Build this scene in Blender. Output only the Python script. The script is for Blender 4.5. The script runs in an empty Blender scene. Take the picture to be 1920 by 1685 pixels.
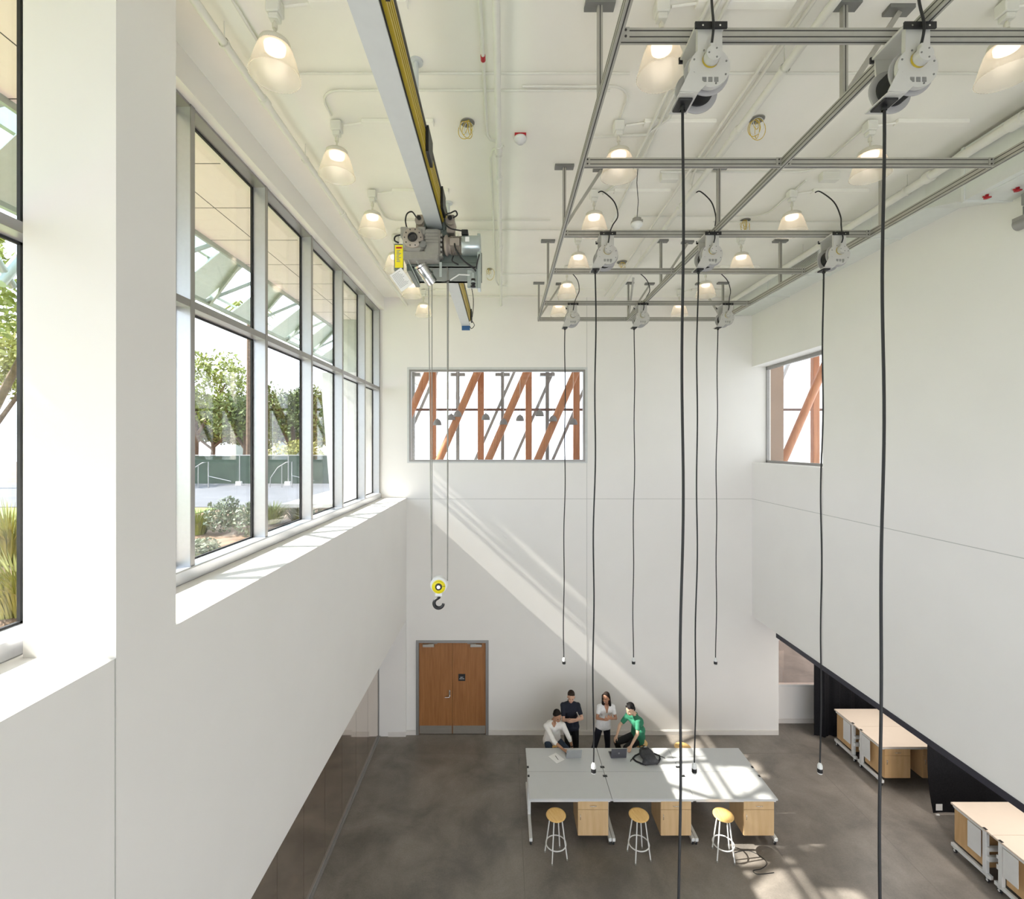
import bpy, math, random
from mathutils import Vector, Matrix, Euler
R = math.radians
C = bpy.context.scene.collection
scn = bpy.context.scene

# ------------------------------------------------------------------ camera
CAMZ = 7.6
cd = bpy.data.cameras.new('camera'); cam = bpy.data.objects.new('camera', cd); C.objects.link(cam)
cam.location = (0, 0, CAMZ); cam.rotation_euler = (R(90), 0, 0)
cd.sensor_width = 36; cd.lens = 17.0
cd.shift_x = 16/1920; cd.shift_y = -9.5/1920
cd.clip_start = 0.05; cd.clip_end = 400
scn.camera = cam
# ------------------------------------------------------------------ sky, sun, exposure
w = bpy.data.worlds.new('world'); scn.world = w; w.use_nodes = True
nt = w.node_tree; nt.nodes.clear()
wo = nt.nodes.new('ShaderNodeOutputWorld'); bg = nt.nodes.new('ShaderNodeBackground')
tc = nt.nodes.new('ShaderNodeTexCoord'); sx = nt.nodes.new('ShaderNodeSeparateXYZ'); cr = nt.nodes.new('ShaderNodeValToRGB')
nt.links.new(tc.outputs['Generated'], sx.inputs[0]); nt.links.new(sx.outputs[2], cr.inputs[0])
cr.color_ramp.elements[0].position = 0.0; cr.color_ramp.elements[0].color = (0.90, 0.94, 1.0, 1)
cr.color_ramp.elements[1].position = 0.7; cr.color_ramp.elements[1].color = (0.62, 0.80, 1.0, 1)
nt.links.new(cr.outputs[0], bg.inputs[0]); bg.inputs[1].default_value = 4.2
nt.links.new(bg.outputs[0], wo.inputs[0])
sl = bpy.data.lights.new('sun', 'SUN'); sl.energy = 17.0; sl.angle = R(0.55); sl.color = (1.0, 0.95, 0.87)
so = bpy.data.objects.new('sun', sl); C.objects.link(so)
so.rotation_euler = Vector((1.10, 0.07, -1.0)).to_track_quat('-Z', 'Y').to_euler(); so.location = (-20, 5, 25)
scn.view_settings.view_transform = 'Standard'; scn.view_settings.look = 'None'
scn.view_settings.gamma = 1.0; scn.view_settings.use_curve_mapping = False
scn.view_settings.exposure = 0.06
LAMP_W = 1.4

# ------------------------------------------------------------------ mesh builder
class MB:
    def __init__(s): s.v = []; s.f = []; s.sm = []; s.mi = []; s.m = Matrix.Identity(4); s.cur = 0
    def add(s, vs, fs, smooth=False):
        o = len(s.v)
        s.v += [tuple(s.m @ Vector(v)) for v in vs]
        s.f += [tuple(i+o for i in f) for f in fs]
        s.sm += [smooth]*len(fs); s.mi += [s.cur]*len(fs)
        return s
    def box(s, x0, x1, y0, y1, z0, z1):
        if x0 > x1: x0, x1 = x1, x0
        if y0 > y1: y0, y1 = y1, y0
        if z0 > z1: z0, z1 = z1, z0
        return s.add([(x0,y0,z0),(x1,y0,z0),(x1,y1,z0),(x0,y1,z0),(x0,y0,z1),(x1,y0,z1),(x1,y1,z1),(x0,y1,z1)],
              [(0,3,2,1),(4,5,6,7),(0,1,5,4),(1,2,6,5),(2,3,7,6),(3,0,4,7)])
    def cbox(s, c, d): return s.box(c[0]-d[0]/2, c[0]+d[0]/2, c[1]-d[1]/2, c[1]+d[1]/2, c[2]-d[2]/2, c[2]+d[2]/2)
    def rbox(s, x0, x1, y0, y1, z0, z1, b=0.004):
        # box with chamfered edges: stacked inset loops
        rings = []
        for z, i in ((z0, b), (z0+b, 0), (z1-b, 0), (z1, b)):
            X0, X1, Y0, Y1 = x0+i, x1-i, y0+i, y1-i
            rings.append([(X0+b,Y0,z),(X1-b,Y0,z),(X1,Y0+b,z),(X1,Y1-b,z),(X1-b,Y1,z),(X0+b,Y1,z),(X0,Y1-b,z),(X0,Y0+b,z)])
        vs = [p for r in rings for p in r]; fs = []
        for k in range(3):
            for j in range(8): fs.append((k*8+j, k*8+(j+1)%8, (k+1)*8+(j+1)%8, (k+1)*8+j))
        fs.append(tuple(range(7,-1,-1))); fs.append(tuple(range(24,32)))
        return s.add(vs, fs)
    def cyl(s, p0, p1, r0, r1=None, n=16, cap=True, smooth=True):
        r1 = r0 if r1 is None else r1
        p0 = Vector(p0); p1 = Vector(p1); d = (p1-p0)
        q = d.to_track_quat('Z', 'Y').to_matrix() if d.length > 1e-9 else Matrix.Identity(3)
        a = q @ Vector((1,0,0)); b = q @ Vector((0,1,0))
        vs = [];
        for p, r in ((p0, r0), (p1, r1)):
            for i in range(n):
                t = 2*math.pi*i/n; vs.append(p + a*math.cos(t)*r + b*math.sin(t)*r)
        s.add(vs, [(i, (i+1)%n, n+(i+1)%n, n+i) for i in range(n)], smooth)
        if cap:
            s.add(vs[:n], [tuple(range(n-1,-1,-1))]); s.add(vs[n:], [tuple(range(n))])
        return s
    def tube(s, pts, r, n=8, smooth=True):
        pts = [Vector(p) for p in pts]; k = len(pts); vs = []
        rr = r if isinstance(r, (list, tuple)) else [r]*k
        up = None
        for i, p in enumerate(pts):
            d = (pts[min(i+1,k-1)]-pts[max(i-1,0)]).normalized()
            if up is None:
                up = Vector((0,0,1)) if abs(d.z) < .9 else Vector((1,0,0))
            a = d.cross(up).normalized(); b = a.cross(d).normalized(); up = b
            for j in range(n):
                t = 2*math.pi*j/n; vs.append(p + a*math.cos(t)*rr[i] + b*math.sin(t)*rr[i])
        fs = [(i*n+j, i*n+(j+1)%n, (i+1)*n+(j+1)%n, (i+1)*n+j) for i in range(k-1) for j in range(n)]
        s.add(vs, fs, smooth)
        s.add(vs[:n], [tuple(range(n-1,-1,-1))]); s.add(vs[-n:], [tuple(range(n))])
        return s
    def lathe(s, prof, c=(0,0,0), n=32, axis='Z', rib=0.0):
        vs = []; k = len(prof)
        for (r, h) in prof:
            for j in range(n):
                t = 2*math.pi*j/n; q = r*(1+(rib if j % 2 else -rib))
                x, y = q*math.cos(t), q*math.sin(t)
                p = (x,y,h) if axis == 'Z' else ((h,x,y) if axis == 'X' else (x,h,y))
                vs.append((p[0]+c[0], p[1]+c[1], p[2]+c[2]))
        fs = [(i*n+j, i*n+(j+1)%n, (i+1)*n+(j+1)%n, (i+1)*n+j) for i in range(k-1) for j in range(n)]
        return s.add(vs, fs, True)
    def prism(s, poly, axis, a, b):
        def P(u, v, t): return (u,v,t) if axis == 'Z' else ((u,t,v) if axis == 'Y' else (t,u,v))
        n = len(poly); vs = [P(u,v,a) for u,v in poly] + [P(u,v,b) for u,v in poly]
        return s.add(vs, [tuple(range(n-1,-1,-1)), tuple(range(n,2*n))] + [(i,(i+1)%n,n+(i+1)%n,n+i) for i in range(n)])
    def ball(s, c, r, n=16, m=10, rot=None):
        r = (r,r,r) if not isinstance(r, (tuple, list)) else r; vs = []
        rot = rot or Matrix.Identity(3)
        for i in range(m+1):
            ph = math.pi*i/m
            for j in range(n):
                t = 2*math.pi*j/n
                p = rot @ Vector((r[0]*math.sin(ph)*math.cos(t), r[1]*math.sin(ph)*math.sin(t), r[2]*math.cos(ph)))
                vs.append(Vector(c)+p)
        return s.add(vs, [(i*n+j, (i+1)*n+j, (i+1)*n+(j+1)%n, i*n+(j+1)%n) for i in range(m) for j in range(n)], True)
    def cap(s, p0, r0, p1, r1, n=14):
        s.ball(p0, r0, n, 8); s.ball(p1, r1, n, 8); s.cyl(p0, p1, r0, r1, n)
        return s
    def beam(s, p0, p1, wx, wy):
        # rectangular bar between two points
        p0 = Vector(p0); p1 = Vector(p1); d = p1-p0
        q = d.to_track_quat('Z', 'Y').to_matrix(); a = q @ Vector((wx/2,0,0)); b = q @ Vector((0,wy/2,0))
        vs = [p0-a-b,p0+a-b,p0+a+b,p0-a+b,p1-a-b,p1+a-b,p1+a+b,p1-a+b]
        return s.add(vs, [(0,3,2,1),(4,5,6,7),(0,1,5,4),(1,2,6,5),(2,3,7,6),(3,0,4,7)])
    def build(s, name, mats, parent=None):
        me = bpy.data.meshes.new(name); me.from_pydata(s.v, [], s.f)
        if not isinstance(mats, (list, tuple)): mats = [mats]
        for m in mats: me.materials.append(m)
        me.polygons.foreach_set('use_smooth', s.sm); me.polygons.foreach_set('material_index', s.mi)
        me.validate(); me.update()
        o = bpy.data.objects.new(name, me); C.objects.link(o)
        if parent is not None: o.parent = parent
        return o

def sm(sp, k=6):
    # Catmull-Rom curve through the points
    sp = [Vector(p) for p in sp]; out = []
    for i in range(len(sp)-1):
        A, B, D, E = sp[max(i-1,0)], sp[i], sp[i+1], sp[min(i+2,len(sp)-1)]
        for j in range(k):
            u = j/k; out.append(.5*((2*B)+(D-A)*u+(2*A-5*B+4*D-E)*u*u+(-A+3*B-3*D+E)*u**3))
    return out+[sp[-1]]
def tag(o, label, cat, group=None, kind=None):
    if label: o['label'] = label
    if cat: o['category'] = cat
    if group: o['group'] = group
    if kind: o['kind'] = kind
    return o
def thing(name, loc, label, cat, rz=0, group=None):
    o = bpy.data.objects.new(name, None); C.objects.link(o); o.empty_display_size = .1
    o.location = loc; o.rotation_euler = (0, 0, rz)
    return tag(o, label, cat, group)
def struct(o): o['kind'] = 'structure'; return o
def sempty(name, loc=(0,0,0)):
    o = bpy.data.objects.new(name, None); C.objects.link(o); o.location = loc; o['kind'] = 'structure'; return o
def kids(o): return [c for c in bpy.data.objects if c.parent == o]
def dup(o, parent=None):
    c = o.copy(); C.objects.link(c)
    if parent is not None: c.parent = parent
    for ch in kids(o):
        dup(ch, c)
    return c

# ------------------------------------------------------------------ materials
def newmat(name):
    m = bpy.data.materials.new(name); m.use_nodes = True
    return m, m.node_tree, m.node_tree.nodes['Principled BSDF']
def mat(name, col, rough=.5, metal=0, var=.04, scale=8, bump=0, spec=None, stretch=None):
    m, t, b = newmat(name); n = t.nodes; l = t.links
    tx = n.new('ShaderNodeTexCoord'); mp = n.new('ShaderNodeMapping'); nz = n.new('ShaderNodeTexNoise'); rp = n.new('ShaderNodeValToRGB')
    l.new(tx.outputs['Object'], mp.inputs[0]); l.new(mp.outputs[0], nz.inputs[0]); l.new(nz.outputs[0], rp.inputs[0])
    if stretch: mp.inputs['Scale'].default_value = stretch
    nz.inputs['Scale'].default_value = scale; nz.inputs['Detail'].default_value = 4
    rp.color_ramp.elements[0].position = .3; rp.color_ramp.elements[1].position = .7
    rp.color_ramp.elements[0].color = tuple(max(0, c*(1-var)) for c in col)+(1,)
    rp.color_ramp.elements[1].color = tuple(min(1, c*(1+var)) for c in col)+(1,)
    l.new(rp.outputs[0], b.inputs['Base Color'])
    b.inputs['Roughness'].default_value = rough; b.inputs['Metallic'].default_value = metal
    if spec is not None: b.inputs['Specular IOR Level'].default_value = spec
    if bump:
        bp = n.new('ShaderNodeBump'); bp.inputs['Strength'].default_value = bump; bp.inputs['Distance'].default_value = .01
        l.new(nz.outputs[0], bp.inputs['Height']); l.new(bp.outputs[0], b.inputs['Normal'])
    return m
def wood(name, c1, c2, scale=3, stretch=(1,1,14), rough=.45, detail=6):
    m, t, b = newmat(name); n = t.nodes; l = t.links
    tx = n.new('ShaderNodeTexCoord'); mp = n.new('ShaderNodeMapping'); nz = n.new('ShaderNodeTexNoise'); rp = n.new('ShaderNodeValToRGB')
    l.new(tx.outputs['Object'], mp.inputs[0]); l.new(mp.outputs[0], nz.inputs[0]); l.new(nz.outputs[0], rp.inputs[0])
    mp.inputs['Scale'].default_value = stretch
    nz.inputs['Scale'].default_value = scale; nz.inputs['Detail'].default_value = detail
    rp.color_ramp.elements[0].position = .32; rp.color_ramp.elements[1].position = .68
    rp.color_ramp.elements[0].color = c1+(1,); rp.color_ramp.elements[1].color = c2+(1,)
    l.new(rp.outputs[0], b.inputs['Base Color']); b.inputs['Roughness'].default_value = rough
    return m
def glassmat(name, tint=(.93,.97,.95), refl=1.0, ior=1.5):
    m = bpy.data.materials.new(name); m.use_nodes = True; t = m.node_tree; n = t.nodes; l = t.links; n.clear()
    o = n.new('ShaderNodeOutputMaterial'); mx = n.new('ShaderNodeMixShader'); tr = n.new('ShaderNodeBsdfTransparent'); gl = n.new('ShaderNodeBsdfGlossy')
    # Schlick reflectance from the angle between the pane and the ray, the same from both sides
    ge = n.new('ShaderNodeNewGeometry'); dt = n.new('ShaderNodeVectorMath'); dt.operation = 'DOT_PRODUCT'
    l.new(ge.outputs['Normal'], dt.inputs[0]); l.new(ge.outputs['Incoming'], dt.inputs[1])
    def ma(op, a, bv):
        q = n.new('ShaderNodeMath'); q.operation = op
        if isinstance(a, (int, float)): q.inputs[0].default_value = a
        else: l.new(a, q.inputs[0])
        if bv is not None:
            if isinstance(bv, (int, float)): q.inputs[1].default_value = bv
            else: l.new(bv, q.inputs[1])
        return q.outputs[0]
    ab = ma('ABSOLUTE', dt.outputs['Value'], None); pw = ma('POWER', ma('SUBTRACT', 1.0, ab), 5.0)
    class _F: pass
    fr = _F(); fr.outputs = [ma('ADD', ma('MULTIPLY', pw, .94), .04)]
    mu = n.new('ShaderNodeMath'); mu.operation = 'MULTIPLY'; mu.inputs[1].default_value = refl
    nz = n.new('ShaderNodeTexNoise'); nz.inputs['Scale'].default_value = .7
    bp = n.new('ShaderNodeBump'); bp.inputs['Strength'].default_value = .02; l.new(nz.outputs[0], bp.inputs['Height']); l.new(bp.outputs[0], gl.inputs['Normal'])
    tr.inputs[0].default_value = tint+(1,); gl.inputs['Roughness'].default_value = .0
    l.new(fr.outputs[0], mu.inputs[0]); l.new(mu.outputs[0], mx.inputs[0]); l.new(tr.outputs[0], mx.inputs[1]); l.new(gl.outputs[0], mx.inputs[2]); l.new(mx.outputs[0], o.inputs[0])
    return m
def emit(name, col, s):
    m = bpy.data.materials.new(name); m.use_nodes = True; t = m.node_tree; n = t.nodes; n.clear()
    o = n.new('ShaderNodeOutputMaterial'); e = n.new('ShaderNodeEmission'); e.inputs[0].default_value = col+(1,); e.inputs[1].default_value = s
    t.links.new(e.outputs[0], o.inputs[0]); return m

M = {}
M['wall'] = mat('wall_paint', (.86,.835,.80), .75, var=.012, scale=1.2, bump=.03)
M['ceil'] = mat('ceiling_paint', (.92,.90,.82), .8, var=.02, scale=1.5, bump=.05)
M['white'] = mat('white_enamel', (.80,.80,.78), .4, var=.02)
M['pipe'] = mat('painted_pipe', (.78,.77,.70), .5, var=.02)
M['base'] = mat('baseboard_paint', (.74,.70,.66), .6, var=.02)
M['joint'] = mat('joint_grey', (.52,.51,.48), .8)
M['alu'] = mat('satin_aluminium', (.60,.61,.64), .32, .55, var=.02, scale=20)
M['alud'] = mat('window_frame_aluminium', (.34,.33,.32), .35, .5, var=.02)
M['strut'] = mat('extruded_aluminium', (.44,.43,.39), .42, .45, var=.04, scale=14)
M['slot'] = mat('dark_slot', (.045,.042,.04), .6)
M['plate'] = mat('grey_plate', (.23,.23,.22), .5, .4)
M['black'] = mat('black_plastic', (.012,.012,.013), .45)
M['rubber'] = mat('black_rubber', (.015,.015,.016), .6)
M['gasket'] = mat('black_gasket', (.02,.02,.02), .6)
M['glass'] = glassmat('window_glass', (.93,.935,.93))
M['glassg'] = mat('fin_panel', (.50,.60,.55), .3, .1)
M['glassb'] = glassmat('bronze_glass', (.86,.76,.70), 1.6)
M['chrome'] = mat('chrome', (.7,.7,.7), .18, 1.0, var=.01)
M['steel'] = mat('brushed_steel', (.56,.53,.48), .33, .9, var=.06, scale=3, stretch=(1,1,6))
M['doorwood'] = wood('door_veneer', (.30,.120,.035), (.39,.17,.056), 5, (5,5,.35), .42)
M['maple'] = wood('maple_veneer', (.66,.44,.22), (.74,.52,.29), 4, (4,4,.5), .4)
M['oak'] = wood('oak_veneer', (.60,.37,.17), (.68,.44,.22), 4, (4,4,.5), .4)
M['seat'] = wood('stool_seat_wood', (.78,.46,.14), (.88,.58,.22), 5, (9,1.2,1), .35)
M['timber'] = wood('timber_column', (.36,.135,.055), (.50,.21,.09), 3, (6,6,.5), .5)
M['tan'] = mat('tan_panel', (.30,.20,.14), .6, var=.05, scale=2)
M['benchtop'] = mat('grey_laminate', (.60,.61,.61), .33, var=.01)
M['beigetop'] = mat('beige_laminate', (.76,.65,.54), .4, var=.01)
M['curtain'] = mat('black_cloth', (.010,.010,.012), .95, var=.3, scale=40, bump=.2, spec=.2)
M['yellow'] = mat('yellow_bar', (.55,.40,.03), .4, var=.05)
M['yellowl'] = mat('yellow_label', (.95,.80,.02), .4, var=.02)
M['red'] = mat('red_paint', (.45,.01,.02), .4)
M['bluecap'] = mat('blue_cap', (.03,.11,.28), .5)
M['railp'] = mat('crane_rail_paint', (.62,.65,.66), .5, var=.02)
M['hoistg'] = mat('hoist_grey_green', (.17,.20,.18), .45, .3, var=.06)
M['gear'] = mat('cast_gearbox_grey', (.33,.32,.29), .45, .45, var=.08, scale=10, bump=.1)
M['motor'] = mat('motor_brown_grey', (.36,.31,.27), .5, .3, var=.06)
M['zinc'] = mat('zinc_cover', (.50,.56,.56), .28, .7, var=.05)
M['paper'] = mat('paper_sheet', (.85,.85,.84), .8, var=.01)
M['ink'] = mat('printed_lines', (.25,.25,.27), .8)
M['reel'] = mat('reel_enamel', (.58,.57,.54), .38, .1, var=.02)
M['reelg'] = mat('reel_flange_grey', (.42,.41,.41), .45, .2)
M['capm'] = mat('lamp_cap', (.70,.67,.57), .5, var=.02)
M['wirey'] = mat('yellow_wire', (.70,.50,.06), .5)
M['screen'] = mat('dark_laptop', (.13,.13,.15), .35, .5)
M['silver'] = mat('silver_laptop', (.42,.43,.43), .45, .3)
M['bagg'] = mat('backpack_grey', (.05,.05,.055), .8, var=.2, scale=30, bump=.1)
M['bagb'] = mat('backpack_black', (.013,.013,.015), .8)
M['logo'] = mat('pale_logo', (.8,.8,.8), .5)
M['duct'] = mat('painted_duct', (.76,.78,.74), .6, var=.02)
M['steelg'] = mat('grey_steel_paint', (.22,.22,.22), .5)
M['dk'] = mat('dark_void', (.03,.028,.025), .8)
M['bulb'] = emit('lamp_glow', (1.0, .80, .60), 2.6)
# frosted lamp shade
def shade_mat():
    m = bpy.data.materials.new('frosted_shade'); m.use_nodes = True; t = m.node_tree; n = t.nodes; l = t.links; n.clear()
    o = n.new('ShaderNodeOutputMaterial'); a = n.new('ShaderNodeMixShader'); b = n.new('ShaderNodeMixShader'); c = n.new('ShaderNodeMixShader')
    tr = n.new('ShaderNodeBsdfTransparent'); tl = n.new('ShaderNodeBsdfTranslucent'); df = n.new('ShaderNodeBsdfDiffuse'); gl = n.new('ShaderNodeBsdfGlossy')
    tl.inputs[0].default_value = (.93,.86,.76,1); df.inputs[0].default_value = (.86,.82,.74,1); tr.inputs[0].default_value = (1,.97,.93,1); gl.inputs['Roughness'].default_value = .25
    wv = n.new('ShaderNodeTexNoise'); wv.inputs['Scale'].default_value = 40
    bp = n.new('ShaderNodeBump'); bp.inputs['Strength'].default_value = .1; l.new(wv.outputs[0], bp.inputs['Height']); l.new(bp.outputs[0], gl.inputs['Normal'])
    a.inputs[0].default_value = .5; l.new(tl.outputs[0], a.inputs[1]); l.new(df.outputs[0], a.inputs[2])
    b.inputs[0].default_value = .6; l.new(a.outputs[0], b.inputs[1]); l.new(tr.outputs[0], b.inputs[2])
    c.inputs[0].default_value = .05; l.new(b.outputs[0], c.inputs[1]); l.new(gl.outputs[0], c.inputs[2]); l.new(c.outputs[0], o.inputs[0])
    return m
M['shade'] = shade_mat()
# polished concrete floor
def floor_mat():
    m, t, b = newmat('polished_concrete'); n = t.nodes; l = t.links
    tx = n.new('ShaderNodeTexCoord'); nz = n.new('ShaderNodeTexNoise'); nz2 = n.new('ShaderNodeTexNoise'); rp = n.new('ShaderNodeValToRGB'); rp2 = n.new('ShaderNodeValToRGB'); mx = n.new('ShaderNodeMix'); mx.data_type = 'RGBA'; mx.blend_type = 'MULTIPLY'
    l.new(tx.outputs['Object'], nz.inputs[0]); l.new(tx.outputs['Object'], nz2.inputs[0])
    nz.inputs['Scale'].default_value = .9; nz.inputs['Detail'].default_value = 7; nz.inputs['Roughness'].default_value = .62; nz.inputs['Distortion'].default_value = .4
    nz2.inputs['Scale'].default_value = 35; nz2.inputs['Detail'].default_value = 3
    rp.color_ramp.elements[0].position = .34; rp.color_ramp.elements[0].color = (.155,.140,.123,1)
    rp.color_ramp.elements[1].position = .68; rp.color_ramp.elements[1].color = (.31,.275,.24,1)
    rp2.color_ramp.elements[0].position = .3; rp2.color_ramp.elements[0].color = (.86,.86,.86,1)
    rp2.color_ramp.elements[1].position = .7; rp2.color_ramp.elements[1].color = (1,1,1,1)
    l.new(nz.outputs[0], rp.inputs[0]); l.new(nz2.outputs[0], rp2.inputs[0])
    mx.inputs[0].default_value = 1; l.new(rp.outputs[0], mx.inputs[6]); l.new(rp2.outputs[0], mx.inputs[7]); l.new(mx.outputs[2], b.inputs['Base Color'])
    b.inputs['Roughness'].default_value = .42
    return m
M['floor'] = floor_mat()
# brown mirror-like back-painted glass
def mirror_mat():
    m, t, b = newmat('brown_reflective_glass'); n = t.nodes; l = t.links
    nz = n.new('ShaderNodeTexNoise'); nz.inputs['Scale'].default_value = 1.5; rp = n.new('ShaderNodeValToRGB')
    rp.color_ramp.elements[0].color = (.70,.62,.55,1); rp.color_ramp.elements[1].color = (.78,.70,.62,1)
    l.new(nz.outputs[0], rp.inputs[0]); l.new(rp.outputs[0], b.inputs['Base Color'])
    b.inputs['Metallic'].default_value = .92; b.inputs['Roughness'].default_value = .06
    return m
M['mirror'] = mirror_mat()

def text_mesh(name, s, size, m, parent, loc, rot=(R(90),0,0), ext=.002, align='CENTER'):
    cu = bpy.data.curves.new(name, 'FONT'); cu.body = s; cu.size = size; cu.extrude = ext; cu.align_x = align; cu.align_y = 'CENTER'; cu.resolution_u = 3
    tmp = bpy.data.objects.new('tmp', cu); C.objects.link(tmp)
    dg = bpy.context.evaluated_depsgraph_get(); dg.update()
    me = bpy.data.meshes.new_from_object(tmp.evaluated_get(dg)); bpy.data.objects.remove(tmp); bpy.data.curves.remove(cu)
    me.materials.clear(); me.materials.append(m)
    o = bpy.data.objects.new(name, me); C.objects.link(o); o.location = loc; o.rotation_euler = rot
    if parent is not None: o.parent = parent
    return o

# ================================================================== THE ROOM
YB = 12.67; XL = -2.54; XR = 6.51; XG = -3.42; CE = 11.45; Y0 = -5.0
mb = MB().box(-7.5, 11.5, Y0, 14.2, -.2, 0); struct(mb.build('floor', M['floor']))
# control joints in the slab
mb = MB()
for x in (.36, 5.15, 7.4): mb.box(x-.006, x+.006, Y0, 13.2, 0, .0015)
for y in (8.0, 11.9, 4.0): mb.box(-3.2, 11, y-.006, y+.006, 0, .0015)
struct(mb.build('trim_1', mat('slab_joint', (.20,.18,.16), .6)))
mb = MB().box(-3.8, 7.6, Y0, YB+.3, CE, CE+.4)
struct(mb.build('ceiling', M['ceil']))
# back wall with window and door openings
WX0, WX1, WZ0, WZ1 = -2.47, 2.14, 7.15, 9.56
DX0, DX1, DZ = -2.29, -.39, 2.47
mb = MB()
mb.box(-3.8, WX0, YB, YB+.3, WZ0, WZ1); mb.box(WX1, 7.0, YB, YB+.3, WZ0, WZ1)
mb.box(-3.8, 7.0, YB, YB+.3, WZ1, CE+.1); mb.box(-3.8, 7.3, YB, YB+.3, DZ, WZ0) ; mb.box(-3.8, DX0, YB, YB+.3, 0, DZ); mb.box(DX1, 7.21, YB, YB+.3, 0, DZ)
struct(mb.build('wall_back', M['wall']))
mb = MB().box(-3.5, XL, YB-.08, YB, 0, 3.03); struct(mb.build('wall_back_left', M['wall']))
mb = MB().box(-3.0, XL+.0, YB-.095, YB-.08, 0, .12).box(XL, DX0-.0, YB-.015, YB, 0, .12).box(DX1, 7.2, YB-.015, YB, 0, .12)
mb.box(-3.0, XL+.0, YB-.102, YB-.095, 0, .10).box(XL, DX0-.0, YB-.022, YB-.015, 0, .10).box(DX1, 7.2, YB-.022, YB-.015, 0, .10)
struct(mb.build('baseboard_back', M['base']))
# reveal joints of the wall boards
mb = MB().box(XL, XR, YB-.003, YB, 6.17, 6.18).box(2.18, 2.19, YB-.003, YB, .12, WZ0-.3).box(2.18,2.19, YB-.003, YB, WZ0-.3, CE)
mb.box(XR-.003, XR, Y0, YB, 6.17, 6.18).box(XR-.003, XR, 9.855, 9.865, 3.1, 7.12).box(XR-.003, XR, 9.855, 9.865, 9.63, CE)
mb.box(XL, XL+.003, 3.155, 3.165, 3.03, 6.2)
struct(mb.build('trim_2', M['joint']))
# left ledge wall
mb = MB().box(-3.62, XL, Y0, YB, 3.03, 6.2); struct(mb.build('wall_left', M['wall']))
mb = MB().box(-3.55, -3.12, Y0, YB, 11.12, CE); struct(mb.build('wall_left_head', M['wall']))
mb = MB().box(-3.15, XL, 3.17, 3.75, 6.2, CE).box(-3.15, XL, -1.5, -.9, 6.2, CE); struct(mb.build('wall_left_column', M['wall']))
# right wall with a window opening in the far corner
mb = MB()
mb.box(XR, 6.90, Y0, 9.86, 3.1, CE); mb.box(XR, 6.90, 9.86, YB, 3.1, 7.125); mb.box(XR, 6.90, 9.86, YB, 9.63, CE)
struct(mb.build('wall_right', M['wall']))
mb = MB().box(XR-.012, XR+.14, Y0, 11.53, 3.00, 3.10); struct(mb.build('trim_3', mat('black_curtain_track', (.02,.02,.035), .5)))
mb = MB().box(XR+.14, 11.5, Y0, 14.2, 3.1, 3.3); struct(mb.build('ceiling_lower', M['wall']))
mb = MB().box(11.3, 11.5, Y0, 14.2, 0, 3.1); struct(mb.build('wall_right_lower', M['wall']))
struct(MB().box(-3.6, XR, Y0-.3, Y0, 5.2, CE).build('wall_front', M['wall']))  # unseen rear wall, cut at this height to dim light from behind
# low window wall beyond the back corner, under the right wall
mb = MB().box(7.0, 11.5, 13.2, 13.4, 0, 1.0).box(7.0, 11.5, 13.2, 13.4, 2.9, 3.1).box(7.21, 7.27, YB+.3, 13.2, 0, 3.1)
struct(mb.build('wall_back_right', M['wall']))
w4 = sempty('window_4', (7.3, 13.2, 1.0))
MB().box(0, 4, -.03, .05, 0, .05).box(0,.05,-.01,.05,.05,1.9).box(1.62, 1.66, -.01, .02, .05, 1.9).build('window_sill', M['white'], w4)
MB().box(.05, 4, .02, .03, .05, 1.9).build('window_pane', M['glassb'], w4)
struct(MB().box(6, 16, 14.2, 26, -.2, 0).build('floor_beyond', M['floor']))
mb = MB().box(7.27, 9, 13.18, 13.2, 0, .12); struct(mb.build('baseboard_back_right', M['base']))
for k, y in enumerate((5.5, 8.3, 11.4)):  # unseen lights added to brighten the beige benches
    t = thing('fill_light', (9.0, y, 3.1), 'added unseen fill light under the low ceiling at right, %s' % ['nearest','middle','farthest'][k], 'fill light', group='added fill lights')
    MB().rbox(-.12,.12,-.65,.65,-.05,0,.006).build('fill_housing', M['white'], t)
    MB().box(-.10,.10,-.62,.62,-.055,-.05).build('fill_diffuser', emit('fill_glow%d' % k, (1,.93,.84), 4), t)
    l = bpy.data.lights.new('lamp_light', 'AREA'); l.shape = 'RECTANGLE'; l.size = .2; l.size_y = 1.24; l.energy = 46; l.color = (1,.94,.88)
    lo = bpy.data.objects.new('lamp_light', l); C.objects.link(lo); lo.parent = t; lo.location = (0,0,-.07)
# lower-left glass wall with metal channel
w5 = sempty('wall_left_glass', (-3.25, 0, 0))
ys = [-5, 1.36, 2.29, 3.22, 4.15, 5.08, 6.01, 6.94, 7.87, 8.80, 9.73, 10.66, 11.59, YB-.08]
for a, b in zip(ys[:-1], ys[1:]):
    MB().box(-.012, 0, a+.004, b-.004, .03, 3.03).build('glass_panel', M['mirror'], w5)
MB().box(-.03, -.013, Y0, YB-.08, 0, 3.03).build('backing', M['dk'], w5)
MB().box(-.02, -.013, Y0, YB-.08, .0, .03).box(.0, .05, Y0, YB-.08, 0, .018).box(.0, .012, Y0, YB-.08, .018, .05).build('floor_channel', M['alud'], w5)
MB().box(.0,.015,YB-.11,YB-.08,.03,3.0).build('end_channel', M['alud'], w5)

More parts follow.
